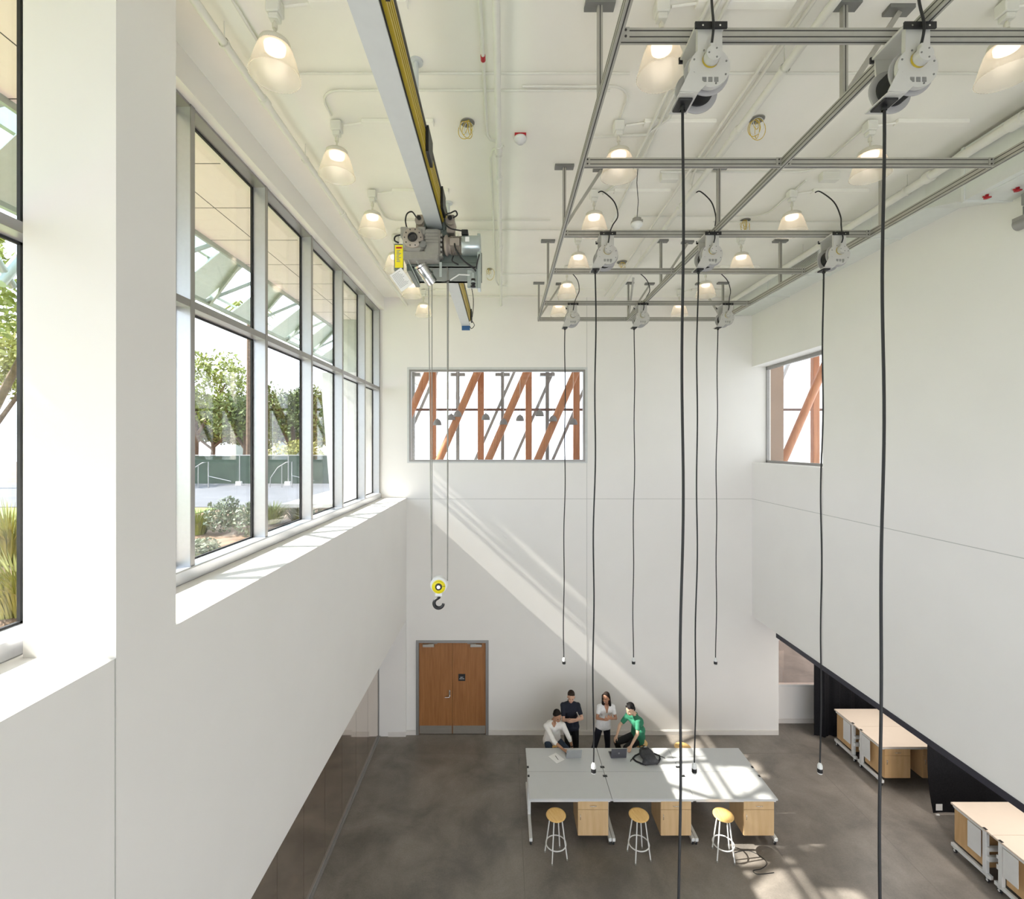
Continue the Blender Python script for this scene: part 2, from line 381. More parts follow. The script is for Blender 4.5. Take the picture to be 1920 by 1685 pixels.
# ---------------- window_1 : left curtain wall
w1 = sempty('window_1', (0, 0, 0))
MUL = [3.43-1.57*k for k in range(5, 0, -1)] + [3.43, 5.0, 6.57, 8.14, 9.71, 11.28, YB-.07]
FZ0, FZ1, TZ = 6.34, 11.09, 9.06
for y in MUL:
    MB().box(-3.40, -3.24, y, y+.065, 6.2, 11.12).box(-3.415, -3.40, y-.012, y+.077, FZ0, FZ1).build('mullion', [M['alu']], w1)
    MB().box(-3.24,-3.232,y-.001,y+.066,6.34,11.12).build('mullion_shade_face', M['alud'], w1)  # darker strip paints the shaded room side of the mullion
    MB().box(-3.425, -3.4, y-.028, y+.0, FZ0, FZ1).box(-3.425, -3.4, y+.065, y+.093, FZ0, FZ1).build('gasket', M['gasket'], w1)
MB().rbox(-3.43, -3.20, Y0, YB, 6.2, FZ0, .012).build('sill_frame', M['alu'], w1)
MB().box(-3.43, -3.24, Y0, YB, FZ1, 11.14).build('head_frame', M['alud'], w1)
MB().box(-3.40, -3.245, Y0, YB, TZ-.035, TZ+.035).build('transom', M['alu'], w1)
MB().box(-3.425, -3.40, Y0, YB, TZ-.055, TZ-.035).box(-3.425, -3.40, Y0, YB, TZ+.035, TZ+.055).box(-3.425,-3.40,Y0,YB,FZ1-.02,FZ1).box(-3.425,-3.40,Y0,YB,FZ0,FZ0+.015).build('gasket', M['gasket'], w1)
for a, b in zip(MUL[:-1], MUL[1:]):
    for z0, z1 in ((FZ0, TZ), (TZ, FZ1)):
        MB().box(-3.442, -3.430, a+.05, b+.015, z0, z1).build('glass_pane', M['glass'], w1)

MB().box(-3.245,-3.236,Y0,YB,TZ-.037,TZ+.037).build('transom_shade_face', M['alud'], w1)  # shade on the transom's room face, put in as a darker strip

# ---------------- window_2 : back wall
w2 = sempty('window_2', (0, YB, 0))
f = .05
MB().box(WX0, WX1, .0, .12, WZ1-f, WZ1).box(WX0, WX1, 0, .12, WZ0, WZ0+f).box(WX0, WX0+f, 0, .12, WZ0+f, WZ1-f).box(WX1-f, WX1, 0, .12, WZ0+f, WZ1-f).build('window_frame', M['alud'], w2)
MB().box(WX0-.05, WX1+.06, -.012, 0, WZ1, WZ1+.06).box(WX0-.05, WX0, -.012, 0, WZ0-.03, WZ1).box(WX1, WX1+.06, -.012, 0, WZ0-.03, WZ1).box(WX0-.05, WX1+.06, -.015, 0, WZ0-.035, WZ0).build('window_casing', mat('casing_paint', (.62,.63,.62), .5), w2)
MB().box(WX0+f, WX1-f, .05, .062, WZ0+f, WZ1-f).build('window_pane', M['glass'], w2)
# ---------------- window_3 : right wall, far corner
w3 = sempty('window_3', (6.90, 0, 0))
a, b, z0, z1 = 9.4, YB+.02, 7.125, 9.63
MB().box(-.02, .06, a, b, z0, z0+.06).box(-.02, .06, a, b, z1-.08, z1).box(-.02, .06, b-.05, b, z0, z1).build('window_frame', M['alud'], w3)
MB().box(.0, .012, a, b, z0+.06, z1-.08).build('window_pane', M['glass'], w3)

# ---------------- door_1
d1 = sempty('door_1', (DX0, YB, 0)); W_ = DX1-DX0
MB().box(0, .075, -.03, .14, 0, DZ).box(W_-.075, W_, -.03, .14, 0, DZ).box(.075, W_-.075, -.03, .14, DZ-.06, DZ).build('door_frame', M['alud'], d1)
dw = (W_-.15)/2
MB().box(.07, W_-.07, .07, .10, 0, DZ-.05).build('door_light_stop', M['dk'], d1)  # dark sheet added to stop light leaking between the leaves
for k in range(2):
    x0 = .075+k*dw+.003; x1 = x0+dw-.006
    lf = MB().rbox(x0, x1, .02, .065, .01, DZ-.065, .002).build('door_leaf', M['doorwood'], d1)
    MB().box(x0+.01, x1-.01, .014, .02, .015, .225).build('kick_plate', M['steel'], lf)
    cx = x0+.10 if k == 0 else x1-.40
    MB().rbox(cx, cx+.30, -.045, .02, DZ-.165, DZ-.095, .006).beam((cx+.15,-.02,DZ-.09),(cx+(.38 if k==0 else -.08),-.02,DZ-.075),.02,.012).build('door_closer', M['steel'], lf)
    if k == 0:
        h = MB(); h.rbox(x1-.09, x1-.05, .006, .02, .98, 1.16, .004); h.cyl((x1-.07,.01,1.0),(x1-.07,-.04,1.0),.011); h.tube([(x1-.07,-.04,1.0),(x1-.10,-.045,.995),(x1-.19,-.04,.99)],.010)
        h.cyl((x1-.07,.006,1.12),(x1-.07,-.006,1.12),.018); h.build('door_handle', M['chrome'], lf)
    else:
        s = MB().box(x0+.155, x0+.335, .010, .02, 1.40, 1.58).build('door_sign', M['black'], lf)
        text_mesh('sign_text', 'EXIT\nROUTE', .038, M['logo'], s, (x0+.245, .009, 1.475), ext=.001)

# ================================================================== CEILING PIPES
def pipe(name, label, pts, r, group=None, collars=(), m='pipe', cat='pipe'):
    t = MB().tube(pts, r, 12); o = t.build(name, M[m]); tag(o, label, cat, group)
    for (p, q) in collars: MB().cyl(p, q, r*1.35, None, 14).build('pipe_collar', M[m], o)
    return o
def hangers(o, x, z, ys, r):
    for y in ys:
        MB().cyl((x, y, z+r), (x, y, CE), .006, None, 6).lathe([(r*1.25,-.015),(r*1.3,0),(r*1.25,.015)], (x,y,z), 14, 'Y').build('pipe_hanger', M['pipe'], o)
o = pipe('sprinkler_pipe', 'thick white pipe along the ceiling closest to the window wall', [(-2.54,Y0,11.25),(-2.54,YB,11.25)], .037, collars=[((-2.54,5.1,11.25),(-2.54,5.2,11.25)),((-2.54,7.6,11.25),(-2.54,7.7,11.25))])
hangers(o, -2.54, 11.25, (4.4, 6.2, 8.6, 10.6), .037)
o = pipe('sprinkler_pipe', 'thick white pipe along the ceiling just right of the yellow-barred crane beam', [(-.06,Y0,11.25),(-.06,YB,11.25)], .034, collars=[((-.06,5.9,11.25),(-.06,6.05,11.25)),((-.06,6.6,11.25),(-.06,6.75,11.25)),((-.06,8.9,11.25),(-.06,9.0,11.25))])
hangers(o, -.06, 11.25, (6.1, 8.4, 10.9), .034)
o = pipe('sprinkler_pipe', 'thickest white ceiling pipe above the middle of the aluminium grid', [(2.73,Y0,11.25),(2.73,YB-.3,11.25)], .04, collars=[((2.73,5.6,11.25),(2.73,5.72,11.25)),((2.73,7.4,11.25),(2.73,7.5,11.25))])
hangers(o, 2.73, 11.25, (4.7, 7.0, 9.6), .04)
o = pipe('sprinkler_pipe', 'thick white pipe beside the duct along the right wall', [(5.76,Y0,11.22),(5.76,YB,11.22)], .055, collars=[((5.76,5.35,11.22),(5.76,5.5,11.22)),((5.76,6.5,11.22),(5.76,6.6,11.22))])
hangers(o, 5.76, 11.22, (5.2, 6.9, 9.3), .055)
G = 'thin white conduits along the ceiling'
pipe('conduit', 'thin white conduit running along the ceiling beside the window, close to the glass side lamps', [(-2.33,Y0,CE-.03),(-2.33,4.9,CE-.03)], .014, G)
pipe('conduit', 'thin conduit left of the central thick pipe with a red collar near the front', [(-.20,Y0,11.38),(-.20,5.9,11.38),(-.16,6.0,11.38),(-.06,6.05,11.38)], .018, G)
o = pipe('conduit', 'thin conduit beside the central thick pipe on the far half of the ceiling', [(.0,6.15,11.39),(-.13,6.22,11.39),(-.17,6.4,11.39),(-.17,11.2,11.39),(-.12,11.5,11.39),(.1,11.6,11.39)], .016, G)
tag(MB().cyl((-.20,4.70,11.38),(-.20,4.76,11.38),.024).build('red_collar', M['red']), 'small red collar on the conduit beside the central pipe', 'pipe fitting')
pipe('conduit', 'left one of the pair of thin conduits beside the thickest middle ceiling pipe', [(2.57,Y0,11.37),(2.57,YB-.4,11.37)], .018, G)
pipe('conduit', 'right one of the pair of thin conduits, nearest the thickest middle ceiling pipe', [(2.64,Y0,11.37),(2.64,6.7,11.37),(2.72,7.0,11.37)], .018, G)
pipe('conduit', 'leftmost of three conduits passing behind the nearest cord reel', [(1.76,Y0,11.38),(1.76,6.8,11.38),(1.5,7.3,11.38)], .017, G)
pipe('conduit', 'middle one of three conduits passing behind the nearest cord reel', [(1.84,Y0,11.38),(1.84,8.2,11.38)], .017, G)
pipe('conduit', 'rightmost of three conduits passing behind the nearest cord reel', [(1.92,Y0,11.38),(1.92,5.6,11.38),(1.75,5.9,11.38),(1.1,5.95,11.38)], .017, G)
# cross conduits
def arc_pts(*p): return p
cross = [(4.98, -2.25, 1.30, 'nearest long cross conduit running from the window side to the nearest middle row lamp'),
         (8.62, -1.90, 4.0, 'long cross conduit behind the chain hoist, nearer of the close pair'),
         (10.85, -.10, 4.4, 'cross conduit above the last bay of the grid'),
         (12.45, -2.45, 1.0, 'farthest cross conduit along the top of the back wall')]
for y, xa, xb, lb in cross:
    pipe('cross_conduit', lb, [(xa,y,CE-.03),(xb,y,CE-.03)], .013, 'thin conduits crossing the ceiling')
def bend(x0, y0, x1, y1, r=.22, n=6):
    # from (x0,y0) along +y ... to y1 then along x to x1
    sx_ = 1 if x1 > x0 else -1; sy_ = 1 if y1 > y0 else -1
    pts = [(x0, y0)]
    for i in range(n+1):
        t = math.pi/2*i/n; pts.append((x0+sx_*r*(1-math.cos(t)), y1-sy_*r+sy_*r*math.sin(t)))
    pts.append((x1, y1)); return [(a, b, CE-.03) for a, b in pts]
pipe('cross_conduit', 'conduit curving from the second window side lamp across to the near right', bend(-2.0, 5.62, 1.35-.2, 5.22), .013, 'thin conduits crossing the ceiling')
pipe('cross_conduit', 'conduit curving down to the second middle row lamp', bend(1.37, 5.65, .2, 5.16), .013, 'thin conduits crossing the ceiling')
pipe('cross_conduit', 'conduit curving from the third window side lamp behind the hoist', bend(-2.0, 7.4, .8, 8.25), .013, 'thin conduits crossing the ceiling')
pipe('cross_conduit', 'conduit curving from the third right row lamp toward the middle', bend(4.38, 7.0, 2.2, 8.1), .013, 'thin conduits crossing the ceiling')
pipe('cross_conduit', 'conduit curving from the second right row lamp toward the middle', bend(4.36, 5.7, 2.2, 6.78), .013, 'thin conduits crossing the ceiling')
pipe('cross_conduit', 'straight conduit crossing behind the second cord reel near the front', [(2.0,4.98,CE-.03),(5.9,4.98,CE-.03)], .013, 'thin conduits crossing the ceiling')
pipe('cross_conduit', 'straight conduit crossing over the second right row lamp', [(1.2,6.5,CE-.03),(5.9,6.5,CE-.03)], .012, 'thin conduits crossing the ceiling')
pipe('cross_conduit', 'straight conduit crossing the right side above the far cord reels', [(3.6,8.3,CE-.03),(6.0,8.3,CE-.03)], .012, 'thin conduits crossing the ceiling')
# cover strips in the ceiling beside each lamp
# junction holes with loose wires
def wires(name, label, x, y, n, seed, r=.085):
    rnd = random.Random(seed); t = thing(name, (x, y, CE), label, 'ceiling opening')
    MB().lathe([(r,-.004),(r,-.012),(r*.9,-.012),(r*.88,-.004)], (0,0,0), 24).build('opening_rim', M['gear'], t)
    MB().cyl((0,0,-.006),(0,0,-.002),r*.9,None,24).build('opening_dark', M['plate'], t)
    for k in range(n):
        a = rnd.uniform(0, 6.28); L = rnd.uniform(.05, .11); e_ = rnd.uniform(.6,1.1); ox = rnd.uniform(-.03,.03); oy = rnd.uniform(-.03,.03)
        pts = [(ox+L*e_*math.sin(q)*math.cos(a), oy+L*e_*math.sin(q)*math.sin(a), -.004-L*(1-math.cos(q))*(1.2 if k % 2 else .9)) for q in [6.283*i/20 for i in range(21)]]
        MB().tube(pts, .004, 6).build('loose_wire', M['wirey'] if k < n*.6 else M['pipe'], t)
wires('wire_opening', 'round ceiling hole with loose yellow wires right of the crane beam', -.43, 5.78, 6, 1)
wires('wire_opening', 'round ceiling hole with yellow wires behind the thickest middle pipe', 3.0, 5.72, 6, 2)
wires('wire_opening', 'ceiling hole with bundle of yellow wires left of the third right row lamp', 4.15, 8.3, 10, 3)
wires('wire_opening', 'small ceiling hole with hanging wires right of the hoist', -.3, 10.6, 5, 4, .06)
wires('wire_opening', 'ceiling hole with pale wires beyond the middle cord reel', 2.5, 10.2, 4, 5, .11)
# smoke detectors
def detector(label, x, y, z, red=False):
    t = thing('smoke_detector', (x, y, z), label, 'smoke detector')
    MB().lathe([(0,0),(.075,0),(.08,-.02),(.07,-.045),(.045,-.055),(.04,-.075),(0,-.08)], n=24).build('detector_body', M['white'], t)
    MB().box(-.07,.07,-.05,.05,0,.03).build('detector_base', M['red'] if red else M['gear'], t)
    return t
detector('white smoke detector on a red base beside the central pipe', .21, 6.02, CE-.03, True)
t = detector('small white detector hanging on a thin cord over the grid', 1.82, 6.6, 10.62)
MB().tube([(0,0,.03),(.02,0,.3),(.0,0,.55),(.02,0,CE-10.62)], .005, 6).build('hanging_cord', M['slot'], t)
MB().cyl((0,0,.0),(0,0,.06),.06).build('detector_cup', M['gear'], t)

# ================================================================== PENDANT LAMPS
def make_lamp():
    t = thing('pendant_lamp', (0,0,CE), None, 'lamp')
    MB().rbox(-.06,.06,-.055,.055,-.135,-.02,.008).rbox(-.042,.042,-.04,.04,-.185,-.135,.006).build('junction_box', M['pipe'], t)
    MB().cyl((0,0,-.36),(0,0,-.18),.011).cyl((0,0,-.25),(0,0,-.21),.022).build('stem', M['capm'], t)
    MB().lathe([(0,-.345),(.05,-.345),(.10,-.352),(.125,-.37),(.132,-.415),(.128,-.418),(.10,-.40),(0,-.40)], n=40).build('lamp_cap', M['capm'], t)
    s = MB().lathe([(.126,-.40),(.145,-.44),(.165,-.50),(.185,-.57),(.198,-.62),(.207,-.655),(.212,-.66),(.204,-.662)], n=96, rib=.006).build('lamp_shade', M['shade'], t)
    MB().cyl((0,0,-.44),(0,0,-.40),.085,.09,24).build('lamp_lens', M['bulb'], t)
    MB().rbox(.30,1.15,-.045,.045,-.05,-.0,.006).cyl((.085,0,-.06),(.30,0,-.03),.012).build('raceway_cover', M['ceil'], t)
    l = bpy.data.lights.new('lamp_light', 'POINT'); l.energy = LAMP_W; l.color = (1.0,.84,.66); l.shadow_soft_size = .08
    lo = bpy.data.objects.new('lamp_light', l); C.objects.link(lo); lo.parent = t; lo.location = (0,0,-.49)
    return t
lamp0 = make_lamp(); first = True
rows = [(-1.98, 'window side row'), (1.37, 'middle row'), (4.36, 'right hand row')]
ordn = ['nearest', 'second nearest', 'third', 'fourth', 'fifth', 'farthest']
lamps = []
for x, rn in rows:
    for k in range(6): lamps.append((x, 4.19+1.56*k, 'frosted dome pendant lamp, %s one of the %s' % (ordn[k], rn)))
for i, (x, y, lb) in enumerate(lamps):
    o = lamp0 if i == 0 else dup(lamp0)
    o.location = (x, y, CE); o['label'] = lb; o['group'] = 'ceiling pendant lamps'
# white outlet boxes on the grid side
for (x, y, lb) in ((4.62, 6.86, 'white junction box on the ceiling feeding the middle right cord reel'), (2.35, 6.86, 'white junction box on the ceiling behind the nearest right reel cable')):
    tag(MB().rbox(x-.12,x+.12,y-.05,y+.05,CE-.12,CE,.006).build('junction_box', M['pipe']), lb, 'electrical box')

# ================================================================== ALUMINIUM STRUT GRID
GX = [.84, 2.97, 5.22]; GY = [3.55, 5.15, 6.88, 8.36, 10.25, 11.57]; GB = 10.55
g = thing('strut_grid', (2.97, 7, GB), 'grey slotted aluminium strut grid hanging under the ceiling', 'strut frame')
def loc(p): return (p[0]-2.97, p[1]-7, p[2]-GB)
def rail(p0, p1, wx, wz, name, horiz):
    # slotted profile: body plus dark grooves
    m = MB(); x0,y0,z0 = loc(p0); x1,y1,z1 = loc(p1)
    if horiz == 'X':
        m.box(x0,x1,y0-wx/2,y0+wx/2,z0,z0+wz); m.cur = 1
        for dz in (wz*.25, wz*.75): m.box(x0,x1,y0-wx/2-.0012,y0-wx/2,z0+dz-.004,z0+dz+.004)
        m.box(x0,x1,y0-.005,y0+.005,z0-.0012,z0)
    elif horiz == 'Y':
        m.box(x0-wx/2,x0+wx/2,y0,y1,z0,z0+wz); m.cur = 1
        for dz in (wz*.25, wz*.75):
            for s in (-1,1): m.box(x0+s*wx/2,x0+s*(wx/2+.0012),y0,y1,z0+dz-.004,z0+dz+.004)
        m.box(x0-.005,x0+.005,y0,y1,z0-.0012,z0)
    else:
        m.box(x0-wx/2,x0+wx/2,y0-wz/2,y0+wz/2,z0,z1); m.cur = 1
        m.box(x0-.004,x0+.004,y0-wz/2-.0012,y0-wz/2,z0,z1)
    return m.build(name, [M['strut'], M['slot']], g)
for x in GX: rail((x,-1.5,GB), (x,11.6,GB), .045, .09, 'long_rail', 'Y')
for i, y in enumerate(GY):
    for xa, xb in zip(GX[:-1], GX[1:]):
        rail((xa+.0225,y,GB), (xb-.0225,y,GB), .045, .09, 'cross_rail', 'X')
        for xe, s in ((xa+.0225,1),(xb-.0225,-1)):
            br = MB().box(*[c for c in (loc((xe,0,0))[0], loc((xe,0,0))[0]+s*.055)], y-7-.028, y-7-.0225, .0, .09).build('corner_bracket', M['strut'], g)
            q = MB()
            for dz in (.022,.068): q.cyl((loc((xe,0,0))[0]+s*.028, y-7-.032, dz), (loc((xe,0,0))[0]+s*.028, y-7-.028, dz), .009, None, 10)
            q.build('bolt', M['slot'], br)
PY = [1.8, 4.22, 6.68, 9.12, 11.5]
for x in GX:
    for y in PY:
        rail((x,y,GB+.09), (x,y,CE), .045, .045, 'hanger_post', 'Z')
        X, Y, Z = loc((x,y,CE)); MB().box(X-.13,X+.13,Y-.05,Y+.05,Z-.035,Z).build('ceiling_plate', M['plate'], g)
for x, y, s in ((.84,6.68,1),(.84,11.5,1),(2.97,4.22,1),(2.97,9.12,1),(2.97,11.5,1),(5.22,11.5,-1)):
    a = loc((x+s*.03, y+.05, GB+.1)); b = loc((x+s*.52, y+.05, CE-.04))
    MB().beam(a, b, .04, .04).build('diagonal_brace', M['strut'], g)
    MB().box(b[0]-.11,b[0]+.11,b[1]-.05,b[1]+.05,b[2]+.005,b[2]+.04).build('ceiling_plate', M['plate'], g)
MB().beam(loc((2.97,11.45,GB+.12)), loc((2.97,11.05,CE-.04)), .04, .04).build('diagonal_brace', M['strut'], g)

# ================================================================== CORD REELS
def make_reel():
    t = thing('cord_reel', (0,0,0), None, 'cord reel')
    cz = -.30
    mt = MB().rbox(-.105,.105,-.165,.135,-.026,-.006,.003).build('mount_plate', M['reel'], t)
    MB().box(-.112,.112,-.178,-.165,-.045,.0).build('mount_lip', M['black'], t)
    MB().box(-.112,.112,.135,.148,-.045,0).build('mount_lip', M['black'], t)
    q = MB()
    for x in (-.06,.06): q.cyl((x,-.15,-.006),(x,-.15,.012),.011,None,8).cyl((x,-.182,-.03),(x,-.178,-.03),.007,None,8)
    q.build('bolt', M['chrome'], mt)
    # teardrop housing plate
    def tear(rad, tw, y0, y1, nm, mm):
        poly = [(-tw,-.02)]
        a0 = math.radians(128); 
        for i in range(29):
            th = a0 + (2*math.pi-2*(a0-math.pi/2)) * i/28
            poly.append((rad*math.cos(th), cz+rad*math.sin(th)))
        poly.append((tw,-.02))
        return MB().prism(poly, 'Y', y0, y1).build(nm, mm, t)
    hs = tear(.142, .085, -.155, -.120, 'housing', M['reel'])
    tear(.118, .085, .125, .140, 'rear_plate', M['reel'])
    b = MB()
    for th in range(0, 360, 45):
        b.cyl((.122*math.cos(R(th+20)),-.158,cz+.122*math.sin(R(th+20))),(.122*math.cos(R(th+20)),-.155,cz+.122*math.sin(R(th+20))),.007,None,8)
    for k in range(3):
        for j in range(6): b.box(-.055+k*.042, -.025+k*.042, -.157, -.155, cz-.075-j*.006, cz-.072-j*.006)
    b.build('screws_and_vents', M['plate'], hs)
    hb = MB().cyl((0,-.225,cz+.045),(0,-.155,cz+.045),.052,.056,28).rbox(-.016,.016,-.20,-.16,cz+.085,cz+.135,.004).build('hub', M['reel'], t)
    MB().lathe([(.0575,-.175),(.0575,-.160)],(0,0,cz+.045),28,'Y').build('hub_label', M['yellow'], hb)
    q = MB()
    for th in (60,180,300): q.cyl((.035*math.cos(R(th)),-.228,cz+.045+.035*math.sin(R(th))),(.035*math.cos(R(th)),-.225,cz+.045+.035*math.sin(R(th))),.006,None,8)
    q.build('hub_screw', M['plate'], hb)
    for y in (-.10, .085):
        MB().lathe([(.04,y),(.155,y),(.160,y+.004),(.160,y+.012),(.155,y+.016),(.04,y+.016)], (0,0,cz), 40, 'Y').build('flange', M['reelg'], t)
    MB().lathe([(.105+.012*(k % 2), -.085+.0125*k) for k in range(14)], (0,0,cz), 32, 'Y').build('wound_cord', M['rubber'], t)
    MB().prism([(-.14,cz-.02),(-.03,cz-.13),(-.085,-.485),(-.215,-.475)], 'Y', -.165, -.156).box(-.215,-.085,-.16,.06,-.487,-.479).build('guide_arm', M['reel'], t)
    MB().rbox(-.205,-.105,-.12,.02,-.505,-.487,.004).lathe([(.018,-.505),(.022,-.525),(.018,-.535)],(-.155,-.05,0),16).build('cord_guide', M['black'], t)
    return t
def cord_pts(x, y, z0, z1, seed, dr, amp=.012):
    rnd = random.Random(seed); n = 40; a = rnd.uniform(0,6); b = rnd.uniform(0,6)
    return [(x+dr*(i/n)+amp*math.sin(a+i*.55)+amp*.7*math.sin(b+i*.21)-amp*math.sin(a)-amp*.7*math.sin(b), y+amp*.5*math.sin(b+i*.4), z0+(z1-z0)*i/n) for i in range(n+1)]
reel0 = make_reel(); RX = [1.45, 2.91, 4.68]
ri = 0
spots = [(0,0),(1,0),(0,2),(1,2),(2,2),(0,4),(1,4),(2,4)]
rlab = {0:'nearest strut', 2:'middle strut', 4:'far strut'}; clab = ['left','centre','right']
reels = [reel0]+[dup(reel0) for _ in spots[1:]]
for i, (a, b) in enumerate(spots):
    o = reels[i]
    o.location = (RX[a], GY[b], GB)
    nm = 'left' if (b == 0 and a == 0) else ('right' if b == 0 else clab[a])
    o['label'] = 'white cord reel on the %s, %s one, with black cord hanging down' % (rlab[b], nm)
    o['group'] = 'cord reels under the aluminium grid'
    z1 = 3.06-GB; dr = -.035 if b == 0 else (-.04 if b == 2 else -.035)
    cp = cord_pts(-.155, -.05, -.53, z1+.0, i, dr, .008 if b else .006)
    cd_ = MB().tube(cp, .0105, 8).build('hanging_cord', M['rubber'], o)
    ex, ey, ez = cp[-1]
    cn = MB().lathe([(.0,.05),(.012,.05),(.030,.02),(.034,-.0),(.034,-.03)],(ex,ey,ez),16).lathe([(.034,-.085),(.030,-.105),(.0,-.105)],(ex,ey,ez),16).build('connector', M['white'], cd_)
    MB().cyl((ex,ey,ez-.085),(ex,ey,ez-.03),.036,None,16).build('connector_band', M['black'], cn)
    rnd = random.Random(i+40); s = .10+.08*rnd.random(); H = CE-GB
    sp = [(0,-.18,-.17),(.01,-.2,-.1),(.03,-.15,.0),(.05+s*.3,-.05,.15),(.05+s,.1,.35),(.05+s*.8,.2,.6),(-.0+s*.2,.3,.8),(-.04,.32,H-.1)]
    if b == 0: sp = [(0,-.18,-.17),(.005,-.2,-.05),(.015,-.15,.15),(.03,-.1,.4),(.05,-.05,.7),(.06,0,H-.0)]
    # smooth the feed cable
    pts = []
    for k in range(len(sp)-1):
        P0 = Vector(sp[max(k-1,0)]); P1 = Vector(sp[k]); P2 = Vector(sp[k+1]); P3 = Vector(sp[min(k+2,len(sp)-1)])
        for j in range(5):
            u = j/5; pts.append(.5*((2*P1)+(P2-P0)*u+(2*P0-5*P1+4*P2-P3)*u*u+(-P0+3*P1-3*P2+P3)*u**3))
    pts.append(Vector(sp[-1]))
    MB().tube(pts, .009, 8).build('feed_cable', M['rubber'], o)

# ================================================================== CRANE RAIL AND HOIST
CX = -.88; CZ = 10.37
t = thing('crane_rail', (CX, 5, CZ), 'pale monorail crane beam with yellow conductor bars hung from the ceiling', 'crane beam')
MB().box(-.097,.097,-9,6.3,0,.02).box(-.097,.097,-9,6.3,.36,.38).box(-.012,.012,-9,6.3,.02,.36).build('beam', M['railp'], t)
MB().box(-.095,.095,6.30,6.33,-.10,.06).build('end_cap', M['bluecap'], t)
for k in range(4):
    MB().box(.10,.13,-9,6.1,.06+k*.055,.09+k*.055).build('conductor_bar', M['yellow'], t)
MB().box(.09,.10,-9,6.1,.045,.27).build('bar_backing', M['slot'], t)
MB().box(.097,.14,-9,6.1,.285,.30).build('bar_cover', M['plate'], t)
for y in (-3,-.14,2.7,5.4):
    MB().cyl((0,y,.38),(0,y,CE-CZ),.028).cyl((0,y,CE-CZ-.02),(0,y,CE-CZ),.07).build('hanger', M['railp'], t)
for y in (-2.2, -.35, .75, 5.95): MB().box(.13,.16,y,y+.28,.05,.30).build('bar_clamp', M['black'], t)
MB().tube(sm([(.12,6.0,.2),(.17,6.02,.14),(.2,5.9,.5),(.16,5.6,.8),(.15,5.4,1.06)]),.008).build('feed_cable', M['rubber'], t)
MB().tube(sm([(.14,6.15,.1),(.2,6.3,.02),(.13,6.36,-.05),(.09,6.34,.0)]),.008).build('feed_cable', M['rubber'], t)

HY = 6.4
h = thing('hoist', (CX, HY, CZ), 'grey electric chain hoist with motor under the crane beam, cables down to a hook', 'hoist')
def hw(X, Y, Z): return (X-CX, Y-HY, Z-CZ)
def hb(m, X0, X1, Ya, Yb, Z0, Z1, b=.006): return m.rbox(X0-CX, X1-CX, Ya-HY, Yb-HY, Z0-CZ, Z1-CZ, b)
fr = hb(MB(), -1.23,-.30,6.12,6.78,9.86,9.90,.004); hb(fr,-1.23,-.30,6.70,6.78,9.86,10.26); hb(fr,-1.23,-.30,6.14,6.20,9.86,10.22); hb(fr,-1.23,-1.17,6.14,6.78,9.80,10.24)
fr.build('frame', M['hoistg'], h)
hb(hb(MB(),-.325,-.285,6.0,6.16,9.54,10.22,.004),-.45,-.325,6.02,6.05,9.55,9.78,.004).build('side_plate', M['zinc'], h)
gb = hb(MB(),-1.24,-.98,5.93,6.14,9.98,10.27,.03); hb(gb,-.98,-.78,5.95,6.14,9.92,10.26,.02); hb(gb,-1.24,-.80,5.96,6.14,9.88,9.99,.012)
hb(gb,-1.27,-1.18,5.95,6.12,10.16,10.28,.008); hb(gb,-1.06,-.96,5.95,6.12,10.18,10.28,.008)
for k in range(4): hb(gb,-.97,-.80,5.938,5.95,10.08+k*.04,10.095+k*.04,.002)
for k in range(5): hb(gb,-.80,-.755,5.97,6.12,9.93+k*.06,9.965+k*.06,.004)
gbo = gb.build('gearbox', M['gear'], h)
fx, fy, fz = hw(-1.11, 5.93, 10.13)
MB().lathe([(0,-.02),(.115,-.02),(.125,-.01),(.125,.02)],(fx,fy,fz),32,'Y').build('gear_flange', mat('flange_brown', (.40,.35,.30), .45, .4), gbo)
q = MB()
for k in range(10):
    a = 2*math.pi*k/10; q.cyl((fx+.1*math.cos(a),fy-.026,fz+.1*math.sin(a)),(fx+.1*math.cos(a),fy-.02,fz+.1*math.sin(a)),.008,None,8)
q.build('flange_bolt', M['slot'], gbo)
MB().lathe([(.05,-.02),(.06,-.035),(.055,-.045),(.045,-.045),(.04,-.02)],(fx,fy,fz),28,'Y').build('bearing_ring', M['black'], gbo)
MB().cyl((fx,fy-.03,fz),(fx,fy-.021,fz),.036).build('bore_shade', M['slot'], gbo)  # near-black disc stands in for the shade inside the bore
a_, b_, c_ = hw(-.99, 5.93, 10.05); MB().cyl((a_,b_-.02,c_),(a_,b_+.02,c_),.042,None,24).build('dark_plug', M['plate'], gbo)
mo = MB(); ax = hw(0, 6.06, 10.09)
mo.lathe([(0,-.74),(.10,-.74),(.125,-.72),(.128,-.70),(.10,-.69),(.10,-.66)],(-CX,ax[1],ax[2]),32,'X')
for k in range(9): mo.lathe([(.09,-.66+k*.016),(.112,-.66+k*.016),(.112,-.652+k*.016),(.09,-.652+k*.016)],(-CX,ax[1],ax[2]),32,'X')
mo.box(-.66-CX,-.54-CX,ax[1]-.13,ax[1]-.08,ax[2]-.05,ax[2]+.04)
mo.build('motor', M['motor'], h)
mc = MB().lathe([(.114,-.52),(.118,-.51),(.118,-.30),(.105,-.285),(0,-.28)],(-CX,ax[1],ax[2]),36,'X').build('motor_cover', M['zinc'], h)
MB().box(-.47-CX,-.42-CX,ax[1]-.123,ax[1]-.112,ax[2]-.0,ax[2]+.06).build('rating_label', M['paper'], mc)
